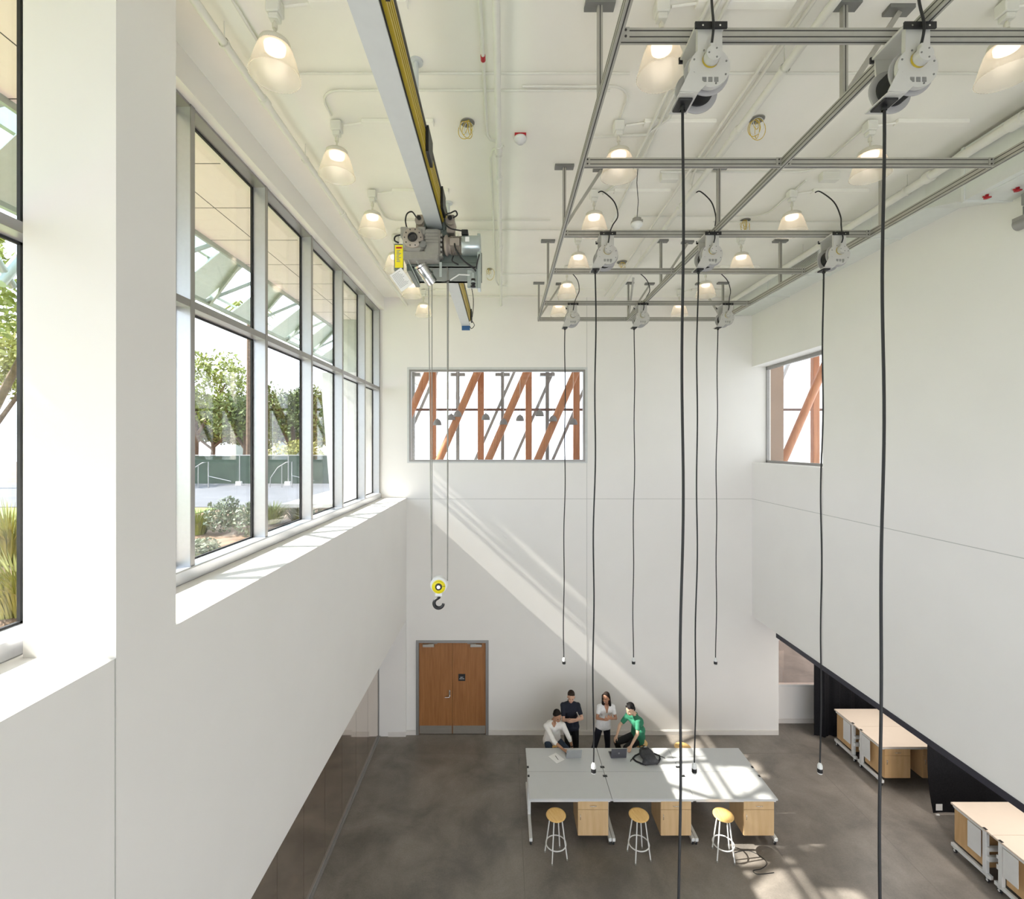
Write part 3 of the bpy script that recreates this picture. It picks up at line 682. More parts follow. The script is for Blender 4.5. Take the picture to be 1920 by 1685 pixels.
for pts, r_ in (([hw(-.60,5.93,10.06),hw(-.58,5.90,9.98),hw(-.50,5.92,9.86),hw(-.38,5.96,9.78),hw(-.34,5.98,9.74)],.011),
                ([hw(-.62,5.98,9.93),hw(-.63,5.96,9.86),hw(-.56,6.0,9.83)],.009),
                ([hw(-.30,5.98,9.95),hw(-.32,5.95,9.85),hw(-.34,5.97,9.76)],.007)):
    MB().tube(sm(pts), r_).build('motor_cable', M['rubber'], h)
# shiny drum, braces
MB().cyl(hw(-1.02,5.98,9.80),hw(-.90,6.10,9.64),.075,.075,28).cyl(hw(-1.03,5.97,9.82),hw(-1.02,5.98,9.80),.085,.085,28).cyl(hw(-.955,6.045,9.72),hw(-.945,6.055,9.705),.082,.082,28).build('drum', M['chrome'], h)
MB().beam(hw(-1.18,5.98,9.88),hw(-1.03,5.98,9.56),.03,.008).beam(hw(-1.07,5.97,9.86),hw(-.92,5.97,9.53),.03,.008).beam(hw(-.78,6.0,9.86),hw(-.78,6.0,9.68),.03,.01).build('brace', M['zinc'], h)
MB().tube([hw(-.42,6.0,9.70),hw(-.55,5.98,9.70),hw(-.66,5.98,9.63)],.009).build('white_lever', M['white'], h)
MB().tube([hw(-.66,5.98,9.63),hw(-.76,5.98,9.60)],.005).build('lever_cord', M['rubber'], h)
# limit switch
x_, y_, z_ = hw(-.375, 5.99, 9.62)
MB().lathe([(0,.03),(.026,.03),(.026,.005)],(x_,y_,z_),16).lathe([(.026,-.02),(.03,-.03),(.016,-.045),(.03,-.06),(.03,-.075),(0,-.075)],(x_,y_,z_),16).build('limit_switch', M['black'], h)
MB().cyl((x_,y_,z_-.02),(x_,y_,z_+.1),.023).build('switch_body', M['zinc'], h)
# trolley
for s, X in ((-1,-1.06),(1,-.67)):
    q = MB(); hb(q,X-.05,X+.05,6.12,6.26,10.28,10.40); q.cyl(hw(X,6.08,10.42),hw(X,6.28,10.42),.055,.06,20); hb(q,X-.045,X+.045,6.14,6.22,10.46,10.52)
    q.build('travel_motor', M['motor'], h)
    MB().cyl(hw(X+.0,6.07,10.44),hw(X,6.05,10.44),.026,.026,16).build('motor_knob', M['black'], h)
    q = MB()
    for y in (6.22, 6.62): q.cyl(hw(CX+s*.04,y,10.44),hw(CX+s*.12,y,10.44),.05,.055,20)
    q.build('trolley_wheel', M['plate'], h)
tb = MB(); hb(tb,-1.06,-.70,6.15,6.7,10.24,10.33); hb(tb,-1.02,-.985,6.15,6.7,10.30,10.5); hb(tb,-.775,-.74,6.15,6.7,10.30,10.5); tb.build('trolley_frame', M['hoistg'], h)
for pts, r_ in (([hw(-1.09,6.05,10.44),hw(-1.14,6.03,10.50),hw(-1.2,6.02,10.47),hw(-1.22,6.02,10.38),hw(-1.20,6.04,10.28)],.009),
                ([hw(-.66,6.06,10.50),hw(-.72,6.03,10.46),hw(-.73,6.02,10.36),hw(-.66,6.0,10.28),hw(-.52,6.0,10.25)],.009),
                ([hw(-.66,6.06,10.50),hw(-.60,6.05,10.52),hw(-.58,6.05,10.47),hw(-.63,6.06,10.44)],.009),
                ([hw(-1.27,6.0,10.20),hw(-1.34,6.0,10.18),hw(-1.35,6.0,10.13),hw(-1.30,6.0,10.10)],.010)):
    MB().tube(sm(pts), r_).build('looped_cable', M['rubber'], h)
lbp = hb(MB(),-1.36,-1.25,6.0,6.06,9.76,10.09).build('warning_box', M['hoistg'], h)
hb(MB(),-1.345,-1.245,5.99,6.0,9.79,10.07,.001).build('yellow_warning_label', M['yellowl'], lbp)
q = MB(); hb(q,-1.33,-1.26,5.987,5.99,10.025,10.045,.0005); q.build('warning_heading', M['red'], lbp)
q = MB()
rnd = random.Random(9)
for k in range(9): hb(q,-1.325,-1.325+.03+.03*rnd.random(),5.987,5.99,9.86+k*.017,9.867+k*.017,.0003)
q.build('warning_lines', M['ink'], lbp)
tg = MB(); tg.m = Matrix.Translation(hw(-1.26,5.96,9.63)) @ Matrix.Rotation(R(-35),4,'Y')
tg.box(-.085,.085,0,.003,-.125,.125); tgo = tg.build('paper_tag', M['paper'], h)
q = MB(); q.m = tg.m
for k in range(12): q.box(-.07,.02+.05*rnd.random(),-.001,0,.095-k*.016,.099-k*.016)
q.build('tag_lines', M['ink'], tgo)
hb(MB(),-.52,-.44,5.98,6.12,10.2,10.26,.004).build('black_block', M['black'], h)
# wire rope and hook block
bz = 5.76
q = MB()
for (X, Y, Xe) in ((-.955,6.15,-.945),(-.925,6.25,-.94),(-.715,6.15,-.735),(-.712,6.25,-.733)):
    q.cyl(hw(X,Y,9.88), hw(Xe,6.35,bz+.05), .0065, None, 6)
q.build('wire_rope', M['gear'], h)
bx, by, bz_ = hw(-.845, 6.35, bz)
hk = MB()
hk.lathe([(0,-.045),(.098,-.045),(.112,-.03),(.112,.03),(.098,.045),(0,.045)],(bx,by,bz_+.0),32,'Y'); hk.rbox(bx-.05,bx+.05,by-.035,by+.035,bz_-.15,bz_-.06,.01)
hko = hk.build('hook_block', M['white'], h)
MB().lathe([(0,-.05),(.088,-.05),(.088,-.044)],(bx,by,bz_-.015),32,'Y').build('yellow_disc', M['yellowl'], hko)
q = MB().lathe([(.0,-.062),(.044,-.062),(.046,-.05)],(bx,by,bz_-.015),24,'Y')
for k in range(7):
    a = R(50+k*13); q.cyl((bx+.072*math.cos(a),by-.052,bz_-.015+.072*math.sin(a)),(bx+.072*math.cos(a),by-.05,bz_-.015+.072*math.sin(a)),.004,None,6)
q.box(bx+.05,bx+.085,by-.052,by-.05,bz_-.012,bz_-.006)
q.build('hub_ring', M['slot'], hko)
MB().cyl((bx,by-.07,bz_-.015),(bx,by-.06,bz_-.015),.022).build('hub_nut', M['chrome'], hko)
hp = [(bx,by,bz_-.14),(bx,by,bz_-.17)]
for i in range(15):
    a = R(105+i*250/14); hp.append((bx-.005+.062*math.cos(a), by, bz_-.245+.062*math.sin(a)))
MB().tube(hp, [.02,.02]+[.018+.006*math.sin(math.pi*i/14) for i in range(15)], 12).build('hook', M['black'], hko)

# ================================================================== RIGHT WALL DUCT
t = thing('air_duct', (6.2, 6, 11), 'long pale rectangular duct along the top of the right wall', 'duct')
m = MB()
m.box(6.02-6.2, XR-6.2, 6.9-6, YB-.02-6, 10.97-11, 11.40-11)
m.add([(6.02-6.2,.9,-.03),(.31,.9,-.03),(.31,.9,.4),(-.18,.9,.4),(-.30,.2,-.28),(.31,.2,-.28),(.31,.2,.4),(-.30,.2,.4)],
      [(0,1,5,4),(0,4,7,3),(3,7,6,2),(1,2,6,5)])
m.box(-.30,.31,-11,.2,-.28,.4)
m.build('duct_body', M['duct'], t)
m = MB()
for y in (1.9,3.6,5.0): m.box(-.195,.31,y,y+.05,-.045,.41)
m.box(-.315,.31,.18,.22,-.295,.4).box(-.315,.31,-1.6,-1.56,-.295,.4)
m.build('duct_flange', M['duct'], t)
gr = MB().box(-.20,-.18,3.2,4.1,.05,.30).build('air_grille', M['duct'], t)
m = MB()
for k in range(9): m.box(-.205,-.20,3.24,4.06,.07+k*.025,.08+k*.025)
m.build('grille_slat', M['plate'], gr)
ap = MB().box(-.22,.15,-.75,.05,-.292,-.28).build('access_panel', M['duct'], t)
MB().box(-.315,-.30,-1.2,-.5,-.02,.02).build('duct_clip', M['duct'], t)
for (x, y, lb) in ((6.02, 6.02, 'red valve knob under the duct, closer to the window'), (6.22, 5.85, 'red valve knob under the duct, closer to the right wall')):
    tag(MB().lathe([(0,0),(.02,0),(.015,-.03),(.035,-.035),(.035,-.045),(0,-.05)],(x,y,10.708),12).cyl((x-.05,y,10.68),(x+.05,y,10.68),.010).build('valve_knob', M['red']), lb, 'valve')
t = thing('roller_shade', (6.38, 5.9, 10.3), 'grey roller shade housing with end bracket near the top of the right wall', 'roller shade')
MB().rbox(-.02,.12,-8,.05,.23,.38,.01).build('shade_housing', M['alud'], t)
MB().box(.02,.06,-.02,.06,.05,.23).build('bracket_arm', M['plate'], t)
e = MB().cyl((.02,-.06,.03),(.02,.12,.03),.075,None,24).box(-.05,.09,-.06,.12,.03,.1).build('bracket_end', M['alud'], t)
text_mesh('bracket_mark', 'T', .06, M['slot'], e, (.02,-.064,.03), ext=.002)

# ================================================================== WORKBENCHES
BD = .77; BWd = 1.57
def bench(topmat, woodmat, cabs, name='workbench'):
    t = thing(name, (0,0,0), None, 'workbench'); W = BWd
    MB().rbox(.004, W-.004, 0, BD-.003, .865, .90, .004).build('bench_top', topmat, t)
    MB().box(.02, W-.02, BD-.12, BD-.06, .56, .62).box(.02, W-.02, BD-.12, BD-.06, .38, .46).box(.03,W-.03,.02,.05,.83,.865).build('cross_beam', M['white'], t)
    for x in (.035, W-.035):
        lg = MB().rbox(x-.03,x+.03,BD-.17,BD-.10,.12,.865,.004).rbox(x-.03,x+.03,.0,BD-.03,.09,.155,.006).rbox(x-.022,x+.022,.05,BD-.1,.83,.865,.004).build('leg_frame', M['white'], t)
        for y in (.06, BD-.10):
            c = MB().lathe([(.0,-.014),(.036,-.014),(.040,-.008),(.040,.008),(.036,.014),(0,.014)],(x,y,.04),18,'X').build('caster', M['black'], lg)
            MB().cyl((x-.017,y,.04),(x+.017,y,.04),.02,None,12).box(x-.02,x+.02,y-.02,y+.02,.07,.09).build('caster_fork', M['white'], c)
        xx = x-.012 if x < W/2 else x+.012
        MB().rbox(xx-.02,xx+.02,BD-.165,BD-.105,.895,.906,.002).build('post_cap', M['black'], t)
    for x0 in cabs:
        cab = MB().box(x0,x0+.58,.035,.60,.19,.84).build('cabinet', woodmat, t)
        dr = MB().rbox(x0+.004,x0+.576,.016,.035,.69,.838,.002).build('drawer', woodmat, cab)
        MB().tube([(x0+.23,.016,.76),(x0+.235,-.008,.765),(x0+.345,-.008,.765),(x0+.35,.016,.76)],.005,8).build('drawer_handle', M['chrome'], dr)
        do = MB().rbox(x0+.004,x0+.576,.016,.035,.195,.684,.002).build('cabinet_door', woodmat, cab)
        MB().tube([(x0+.045,.016,.60),(x0+.045,-.008,.595),(x0+.045,-.008,.51),(x0+.045,.016,.505)],.005,8).build('door_pull', M['chrome'], do)
    return t
TX, TY = .484, 9.14
bA = bench(M['benchtop'], M['maple'], [.925]); labs = ['left end','centre','right end']
for k in range(3):
    o = bA if k == 0 else dup(bA)
    o.location = (TX+k*BWd, TY, 0); o['label'] = 'grey topped workbench with maple cabinet, near side of the island, %s' % labs[k]; o['group'] = 'benches of the central island'
for k in range(3):
    o = dup(bA); o.location = (TX+(k+1)*BWd, TY+2*BD, 0); o.rotation_euler = (0,0,math.pi)
    o['label'] = 'grey topped workbench on the far side of the island, %s' % labs[k]; o['group'] = 'benches of the central island'
bB = bench(M['beigetop'], M['oak'], [.08, .93]); i = 0; bBs = [bB]+[dup(bB) for _ in range(3)]
for (y, nm) in ((10.72, 'far pair under the right wall'), (7.53, 'near pair at bottom right corner')):
    for s in range(2):
        o = bBs[i]; i += 1
        o.location = (8.38, y, 0) if s == 0 else (8.38+BWd, y+2*BD, 0); o.rotation_euler = (0,0, math.pi*s)
        o['label'] = 'beige topped bench on casters, %s half of the %s' % (['near','far'][s], nm)
        o['group'] = 'beige benches under the right wall'
        xx = -.005 if s == 0 else BWd-.005
        MB().box(xx,xx+.01,.34,.58,.36,.83).build('side_panel', M['white'], o)

# ================================================================== STOOLS
def make_stool():
    t = thing('stool', (0,0,0), None, 'stool')
    MB().lathe([(0,.735),(.12,.735),(.165,.74),(.178,.75),(.183,.76),(.178,.769),(.15,.770),(.08,.764),(0,.762)], n=40).build('seat', M['seat'], t)
    for k in range(4):
        a = R(45+90*k); c, s = math.cos(a), math.sin(a)
        lg = MB().cyl((.11*c,.11*s,.74),(.215*c,.215*s,.02),.0115,.0115,12).build('leg', M['white'], t)
        MB().cyl((.213*c,.213*s,.0),(.215*c,.215*s,.03),.016,.014,12).build('rubber_foot', M['gear'], lg)
    MB().tube([(.185*math.cos(2*math.pi*i/40),.185*math.sin(2*math.pi*i/40),.24) for i in range(41)],.0105,10).build('foot_ring', M['white'], t)
    return t
st0 = make_stool()
stools = [(.97,8.93,20,'round wooden stool in front of the island, left one'),(2.50,8.93,14,'round wooden stool in front of the island, middle one'),(4.06,8.93,-8,'round wooden stool in front of the island, right one in the sun'),
          (4.05,10.93,10,'wooden stool behind the island, only its seat showing'),(1.12,11.1,0,'stool under the man in the white shirt'),(3.12,11.1,0,'stool under the man in the green shirt')]
for i, (x, y, a, lb) in enumerate(stools):
    o = st0 if i == 0 else dup(st0)
    o.location = (x, y, 0); o.rotation_euler = (0,0,R(a)); o['label'] = lb; o['group'] = 'round wooden stools with white legs'
tag(MB().tube(sm([(4.30,9.0,.006),(4.55,9.05,.006),(4.72,8.95,.006),(4.78,8.78,.006),(4.62,8.66,.006),(4.45,8.62,.006),(4.5,8.55,.006),(4.8,8.58,.006)]),.006).build('floor_cable', M['rubber']), 'black cable looped on the floor beside the right stool', 'cable')

# ================================================================== ON THE TABLE
TZ_ = .90
def laptop(name, label, x, y, rz, m, W, D, ang, logo):
    t = thing(name, (x, y, TZ_), label, 'laptop', rz)
    MB().rbox(-W/2,W/2,0,D,.0,.014,.003).build('laptop_base', m, t)
    MB().box(-W/2+.02,W/2-.02,.05,D-.03,.014,.0155).build('keyboard', M['black'], t)
    s = MB(); s.m = Matrix.Translation((0,0,.014)) @ Matrix.Rotation(R(ang),4,'X')
    s.rbox(-W/2,W/2,-.006,.0,0,D,.002); so_ = s.build('laptop_lid', m, t)
    s2 = MB(); s2.m = s.m; s2.box(-W/2+.008,W/2-.008,.0005,.0015,.01,D-.008); s2.build('laptop_screen', M['black'], so_)
    if logo == 'ring':
        l = MB(); l.m = s.m @ Matrix.Translation((0,-.0065,D*.5)); l.lathe([(.018,0),(.016,-.001),(.015,0)],n=24,axis='Y'); l.beam((-.004,-.0005,-.014),(-.001,-.0005,.014),.0018,.001).beam((.004,-.0005,-.014),(.007,-.0005,.014),.0018,.001)
        l.build('lid_logo', M['logo'], so_)
    else:
        l = MB(); l.m = s.m; l.box(-W/2+.012,-W/2+.03,-.0072,-.006,D-.05,D-.04); l.build('lid_mark', M['slot'], so_)
    return t
laptop('laptop', 'silver laptop, lid half open, in front of the man in white', 1.50, 10.33, R(3), M['silver'], .33, .225, 20, 'mark')
laptop('laptop', 'dark grey laptop open on the island left of the backpack', 2.46, 10.33, R(2), M['screen'], .33, .225, 12, 'ring')
o = MB(); o.m = Matrix.Translation((1.13,10.33,TZ_)) @ Matrix.Rotation(R(35),4,'Z')
o.box(-.11,.11,-.14,.14,0,.004); tag(o.build('paper_sheet', M['paper']), 'white sheet of paper on the island beside the silver laptop', 'paper')
o = MB(); o.m = Matrix.Translation((1.14,10.33,TZ_+.0095)) @ Matrix.Rotation(R(-70),4,'Z')
o.cyl((-.07,0,0),(.06,0,0),.005).cyl((.06,0,0),(.075,0,0),.005,.001); tag(o.build('pen', M['black']), 'black pen lying on the white sheet', 'pen')

def baked(name, mbs, voxel, mt, parent, smooth_it=0):
    """one continuous surface grown from the given volumes"""
    me = bpy.data.meshes.new('src'); me.from_pydata(mbs.v, [], mbs.f)
    tmp = bpy.data.objects.new('src', me); C.objects.link(tmp)
    r = tmp.modifiers.new('r', 'REMESH'); r.mode = 'VOXEL'; r.voxel_size = voxel; r.use_smooth_shade = True
    if smooth_it:
        s = tmp.modifiers.new('s', 'SMOOTH'); s.iterations = smooth_it; s.factor = .5
    dg = bpy.context.evaluated_depsgraph_get(); dg.update()
    out = bpy.data.meshes.new_from_object(tmp.evaluated_get(dg)); bpy.data.objects.remove(tmp); bpy.data.meshes.remove(me)
    out.materials.clear(); out.materials.append(mt); out.name = name
    for p in out.polygons: p.use_smooth = True
    o = bpy.data.objects.new(name, out); C.objects.link(o)
    if parent is not None: o.parent = parent
    return o

t = thing('backpack', (3.06, 10.28, TZ_), 'dark grey backpack lying on the island in front of the man in green', 'backpack', R(8))
b = MB(); b.ball((0,.03,.10),(.155,.20,.10)); b.ball((0,-.10,.085),(.15,.12,.085)); b.ball((0,.17,.08),(.11,.09,.08)); b.cap((-.13,-.15,.05),.05,(.13,-.15,.05),.05)
baked('bag_body', b, .012, M['bagg'], t, 4)
b = MB(); b.ball((0,.08,.155),(.10,.115,.05)); baked('front_pocket', b, .01, M['bagb'], t, 2)
MB().tube([(.10*math.cos(R(a)),.08+.12*math.sin(R(a)),.17) for a in range(180,361,12)],.006).build('zip', M['slot'], t)
MB().box(-.03,.03,.10,.112,.204,.207).build('bag_logo', M['logo'], t)
MB().tube([(-.05,.22,.10),(-.06,.27,.12),(0,.29,.13),(.06,.27,.12),(.05,.22,.10)],.010).build('carry_handle', M['bagb'], t)
for s in (-1,1):
    pts = [(s*.11,.14,.05),(s*.22,.12,.03),(s*.30,.06,.02),(s*.27,-.03,.015),(s*.19,-.12,.015),(s*.12,-.19,.03)]
    q = MB(); q.tube(pts,.017,8); q.tube([(s*.30,.06,.015),(s*.36,.02,.012),(s*.38,-.02,.012)],.007)
    q.build('shoulder_strap', M['bagb'], t)

# ================================================================== PEOPLE
def V(*a): return Vector(a)
def hand(mb, w, d, n, side, curl=.5, S=1.0):
    """palm and five fingers from wrist w, pointing d, palm normal n (towards the palm side)"""
    d = V(*d).normalized(); n = V(*n); n = (n-d*n.dot(d)).normalized(); s = d.cross(n).normalized()*side
    w = V(*w)
    k = w + d*.085*S
    offs = [-.030,-.010,.010,.029]; Ls = [.068,.078,.073,.058]
    for o_, L in zip(offs, Ls):
        a = w + s*o_*.5; kn = k + s*o_ - d*abs(o_+.008)*.2
        mb.cap(a, .016, kn, .0125, 10)
        c1 = curl*.7; c2 = curl*1.6
        p1 = kn + (d*math.cos(c1)+n*math.sin(c1))*L*.55*S
        p2 = p1 + (d*math.cos(c2)+n*math.sin(c2))*L*.5*S
        mb.cap(kn, .0095, p1, .0088, 8); mb.cap(p1, .0088, p2, .0078, 8)
    mb.ball(w+d*.045, .022)
    tb = w + d*.022 - s*.024; t1 = tb + (d*.6-s*.75+n*.25).normalized()*.045; t2 = t1 + (d*.85-s*.3+n*.35).normalized()*.032
    mb.cap(w+d*.01-s*.008,.016,tb,.0135,8); mb.cap(tb,.0130,t1,.0105,8); mb.cap(t1,.0105,t2,.0088,8)

def person(label, J, skin, shirt, trousers, shoe, hair, hairstyle, sleeve, smat_name, root, hands, female=False, watch=False, untucked=False):
    t = thing('person', root, label, 'person')
    o_ = V(*root)
    g = {k: V(*v)-o_ for k, v in J.items() if k not in ('face', 'tilt')}
    skm = mat('skin_'+smat_name, skin, .5, var=.05, scale=15); shm = mat('shirt_'+smat_name, shirt, .85, var=.05, scale=20, bump=.15)
    trm = mat('trousers_'+smat_name, trousers, .85, var=.15, scale=20, bump=.1); hm = mat('hair_'+smat_name, hair, .8, var=.3, scale=60, bump=.3, spec=.15)
    shom = mat('shoe_'+smat_name, shoe, .5)
    sc = .92 if female else 1.0; hs_ = 1.10
    H = g['head']; fd = V(*J['face']).normalized(); up = V(*J['tilt']).normalized(); rt = fd.cross(up).normalized(); up = rt.cross(fd).normalized()
    rot = Matrix((rt, fd, up)).transposed()   # columns: right, forward, up
    def hp(x, y, z): return H + rot @ V(x,y,z)*sc*hs_
    b = MB()
    b.ball(hp(0,-.008,.03), (.081*sc,.100*sc,.095*sc), 20, 14, rot); b.ball(hp(0,.018,-.035), (.066*sc,.075*sc,.085*sc), 18, 12, rot)
    b.ball(hp(0,.055,-.085), (.030*sc,.026*sc,.022*sc), 12, 8, rot)
    b.cap(hp(0,.082,.012), .009*sc, hp(0,.098,-.022), .013*sc, 10)
    b.ball(hp(0,.078,-.055), (.026*sc,.012*sc,.010*sc), 12, 8, rot); b.cap(hp(-.03,.076,.026), .010*sc, hp(.03,.076,.026), .010*sc, 10)
    for s in (-1,1): b.ball(hp(s*.075,-.005,-.012), (.012*sc,.020*sc,.032*sc), 10, 8, rot); b.ball(hp(s*.035,.062,-.03), .022*sc)
    nk = g['neck']; pe = g['pelvis']; ch = nk*.72+pe*.28; ws = nk*.35+pe*.65
    b.cap(nk, .056*sc, hp(0,-.018,-.07), .052*sc)
    for k_ in ('ls','rs'): g[k_] = g[k_]-V(0,0,.022)+(nk-g[k_])*.06
    LS, RS, LH, RH = g['ls'], g['rs'], g['lh'], g['rh']
    sd = (LS-RS).normalized(); hd = (LH-RH).normalized()
    def torso(m, e):
        m.cap(ch+sd*.07*sc, .10*sc+e, ch-sd*.07*sc, .10*sc+e); m.cap(ws+sd*.06*sc, .098*sc+e, ws-sd*.06*sc, .098*sc+e)
        m.cap(ch, .11*sc+e, ws, .10*sc+e); m.cap(ws, .105*sc+e, pe, .105*sc+e); m.cap(LS, .048*sc+e, nk-V(0,0,.035), .055*sc+e); m.cap(RS, .048*sc+e, nk-V(0,0,.035), .055*sc+e); m.cap(nk-(nk-pe).normalized()*.03, .06*sc+e, ch, .10*sc+e)
        for S_ in (LS, RS): m.cap(S_, .056*sc+e, ch, .09*sc+e)
        m.cap(LH, .10*sc+e, RH, .10*sc+e); m.cap(ws+sd*.06*sc, .095*sc+e, LH, .095*sc+e); m.cap(ws-sd*.06*sc, .095*sc+e, RH, .095*sc+e)
    torso(b, 0)
    for a in 'lr':
        b.cap(g[a+'s'], .050*sc, g[a+'e'], .036*sc); b.cap(g[a+'e'], .038*sc, g[a+'w'], .025*sc)
        b.cap(g[a+'h'], .085*sc, g[a+'k'], .055*sc); b.cap(g[a+'k'], .055*sc, g[a+'a'], .036*sc)
        b.cap(g[a+'k']*.65+g[a+'a']*.35, .056*sc, g[a+'a'], .036*sc)
        d_, n_, c_ = hands[a]; hand(b, g[a+'w'], d_, n_, 1 if a == 'l' else -1, c_, sc)
        ft = V(*J['foot_'+a])
        b.cap(g[a+'a'], .036*sc, g[a+'a']+ft*.10-V(0,0,.05), .03*sc)
    baked('body', b, .0068, skm, t, 3)
    # shirt
    s = MB(); torso(s, .012)
    if untucked: s.cap(LH-V(0,0,.02), .112*sc, RH-V(0,0,.02), .112*sc)
    for a in 'lr':
        S_, E_, W_2 = g[a+'s'], g[a+'e'], g[a+'w']
        if sleeve <= 1: s.cap(S_, .064*sc, S_.lerp(E_, sleeve), .054*sc)
        else: s.cap(S_, .064*sc, E_, .050*sc); s.cap(E_, .050*sc, E_.lerp(W_2, sleeve-1), .042*sc)
    so_ = baked('shirt', s, .009, shm, t, 3)
    p = MB(); p.cap(LH, .104*sc, RH, .104*sc) if not untucked else p.cap(LH, .10*sc, RH, .10*sc)
    for a in 'lr': p.cap(g[a+'h'], .098*sc, g[a+'k'], .069*sc); p.cap(g[a+'k'], .068*sc, g[a+'a']+V(0,0,.03), .052*sc)
    baked('trousers', p, .009, trm, t, 3)
    for a in 'lr':
        ft = V(*J['foot_'+a]).normalized(); A = g[a+'a']
        q = MB(); q.cap(A-ft*.03-V(0,0,.045), .042*sc, A+ft*.06-V(0,0,.05), .042*sc); q.cap(A+ft*.06-V(0,0,.052), .042*sc, A+ft*.15-V(0,0,.058), .034*sc)
        baked('shoe', q, .008, shom, t, 2)
    # collar / neckline
    fw = sd.cross(nk-pe).normalized()
    if fw.dot(fd) < 0: fw = -fw
    if hairstyle == 'long' or sleeve > 1:
        c0 = nk-(nk-pe).normalized()*.01+fw*.062*sc; dpt = .15 if female else .05
        q = MB(); q.cap(c0+sd*.028, .030, c0+fw*.035-V(0,0,dpt), .014); q.cap(c0-sd*.028, .030, c0+fw*.035-V(0,0,dpt), .014)
        baked('neckline', q, .007, skm, t, 1)
    if hairstyle != 'long':
        MB().lathe([(.058,-.012),(.066,0),(.060,.010)], tuple(nk+V(0,0,.028)), 20).build('collar', shm, so_)
    # hair
    hh = MB()
    hh.ball(hp(0,-.026,.050), (.086*sc,.098*sc,.092*sc), 24, 16, rot); hh.ball(hp(0,-.058,-.005), (.077*sc,.060*sc,.082*sc), 20, 12, rot)
    if hairstyle == 'tousled':
        rr = random.Random(3)
        for k in range(16): hh.ball(hp(rr.uniform(-.06,.06), rr.uniform(-.06,.06), .105+rr.uniform(-.015,.012)), .024)
    if hairstyle == 'quiff': hh.cap(hp(-.035,.035,.108), .028, hp(.035,.035,.108), .028)
    if hairstyle == 'long':
        hh.cap(hp(-.06,-.03,.03), .035, hp(-.075,-.02,-.16), .030); hh.cap(hp(.06,-.03,.03), .040, hp(.08,.0,-.19), .036); hh.cap(hp(0,-.07,.02), .05, hp(0,-.075,-.15), .045); hh.cap(hp(.07,.01,.05), .028, hp(.082,.035,-.15), .026)
    hair_o = baked('hair', hh, .0075, hm, t, 2)
    # face features
    e = MB()
    for s_ in (-1,1): e.ball(hp(s_*.030,.074,.008), (.011*sc,.007*sc,.006*sc), 10, 6, rot)
    e.build('eye', M['slot'], t)
    e = MB()
    for s_ in (-1,1): e.cap(hp(s_*.016,.086,.028), .0035, hp(s_*.044,.073,.030), .003, 8)
    e.build('eyebrow', hm, t)
    MB().ball(hp(0,.088,-.056), (.022*sc,.006*sc,.0065*sc), 12, 8, rot).build('mouth', mat('lips_'+smat_name, (.55,.22,.18), .5) if not female else M['paper'], t)
    if watch:
        wv = g['lw'].lerp(g['le'], .10); dv = (g['lw']-g['le']).normalized()
        MB().cyl(wv-dv*.012, wv+dv*.012, .031, .031, 18).build('watch', M['black'], t)
    return t

# man in white shirt: seated, leaning over the bench
person('person in a white shirt leaning on the island, hand beside the silver laptop',
  dict(head=(1.21,10.86,1.50), face=(.38,-.80,-.50), tilt=(.10,-.5,.85), neck=(1.14,10.98,1.33), pelvis=(1.12,11.10,.88), ls=(1.36,10.93,1.27), rs=(.96,10.93,1.25),
       le=(1.47,10.80,1.04), lw=(1.53,10.78,.86), re=(1.12,10.72,1.02), rw=(1.30,10.54,.955), lh=(1.21,11.08,.84), rh=(1.01,11.08,.84),
       lk=(1.50,10.88,.66), rk=(1.06,10.80,.60), la=(1.42,11.02,.26), ra=(.98,11.02,.26), foot_l=(.1,-1,0), foot_r=(0,-1,0)),
  (.42,.22,.13), (.80,.77,.73), (.03,.05,.085), (.02,.02,.02), (.018,.014,.012), 'short', 1.25, 'white', (1.12,11.1,0),
  {'l': ((.25,-.5,-.6),(-.2,-.4,-.6),.4), 'r': ((.75,-.6,-.12),(0,0,-1),.35)}, watch=True, untucked=True)
# man in navy tee: standing, arms folded
person('person in a navy t-shirt standing with folded arms',
  dict(head=(1.585,11.33,1.685), face=(-.10,-.92,-.34), tilt=(0,-.3,.9), neck=(1.58,11.42,1.53), pelvis=(1.60,11.45,.98), ls=(1.765,11.42,1.46), rs=(1.395,11.42,1.46),
       le=(1.83,11.27,1.22), lw=(1.60,11.19,1.19), re=(1.40,11.28,1.17), rw=(1.67,11.16,1.25), lh=(1.69,11.45,.93), rh=(1.51,11.45,.93),
       lk=(1.71,11.42,.50), rk=(1.52,11.42,.50), la=(1.72,11.47,.09), ra=(1.50,11.47,.09), foot_l=(.15,-1,0), foot_r=(-.15,-1,0)),
  (.62,.37,.26), (.010,.013,.026), (.008,.008,.010), (.01,.01,.01), (.03,.02,.015), 'quiff', .62, 'navy', (1.60,11.45,0),
  {'l': ((-1,.0,.0),(0,.8,.2),.5), 'r': ((1,.1,.05),(0,.8,.2),.5)})
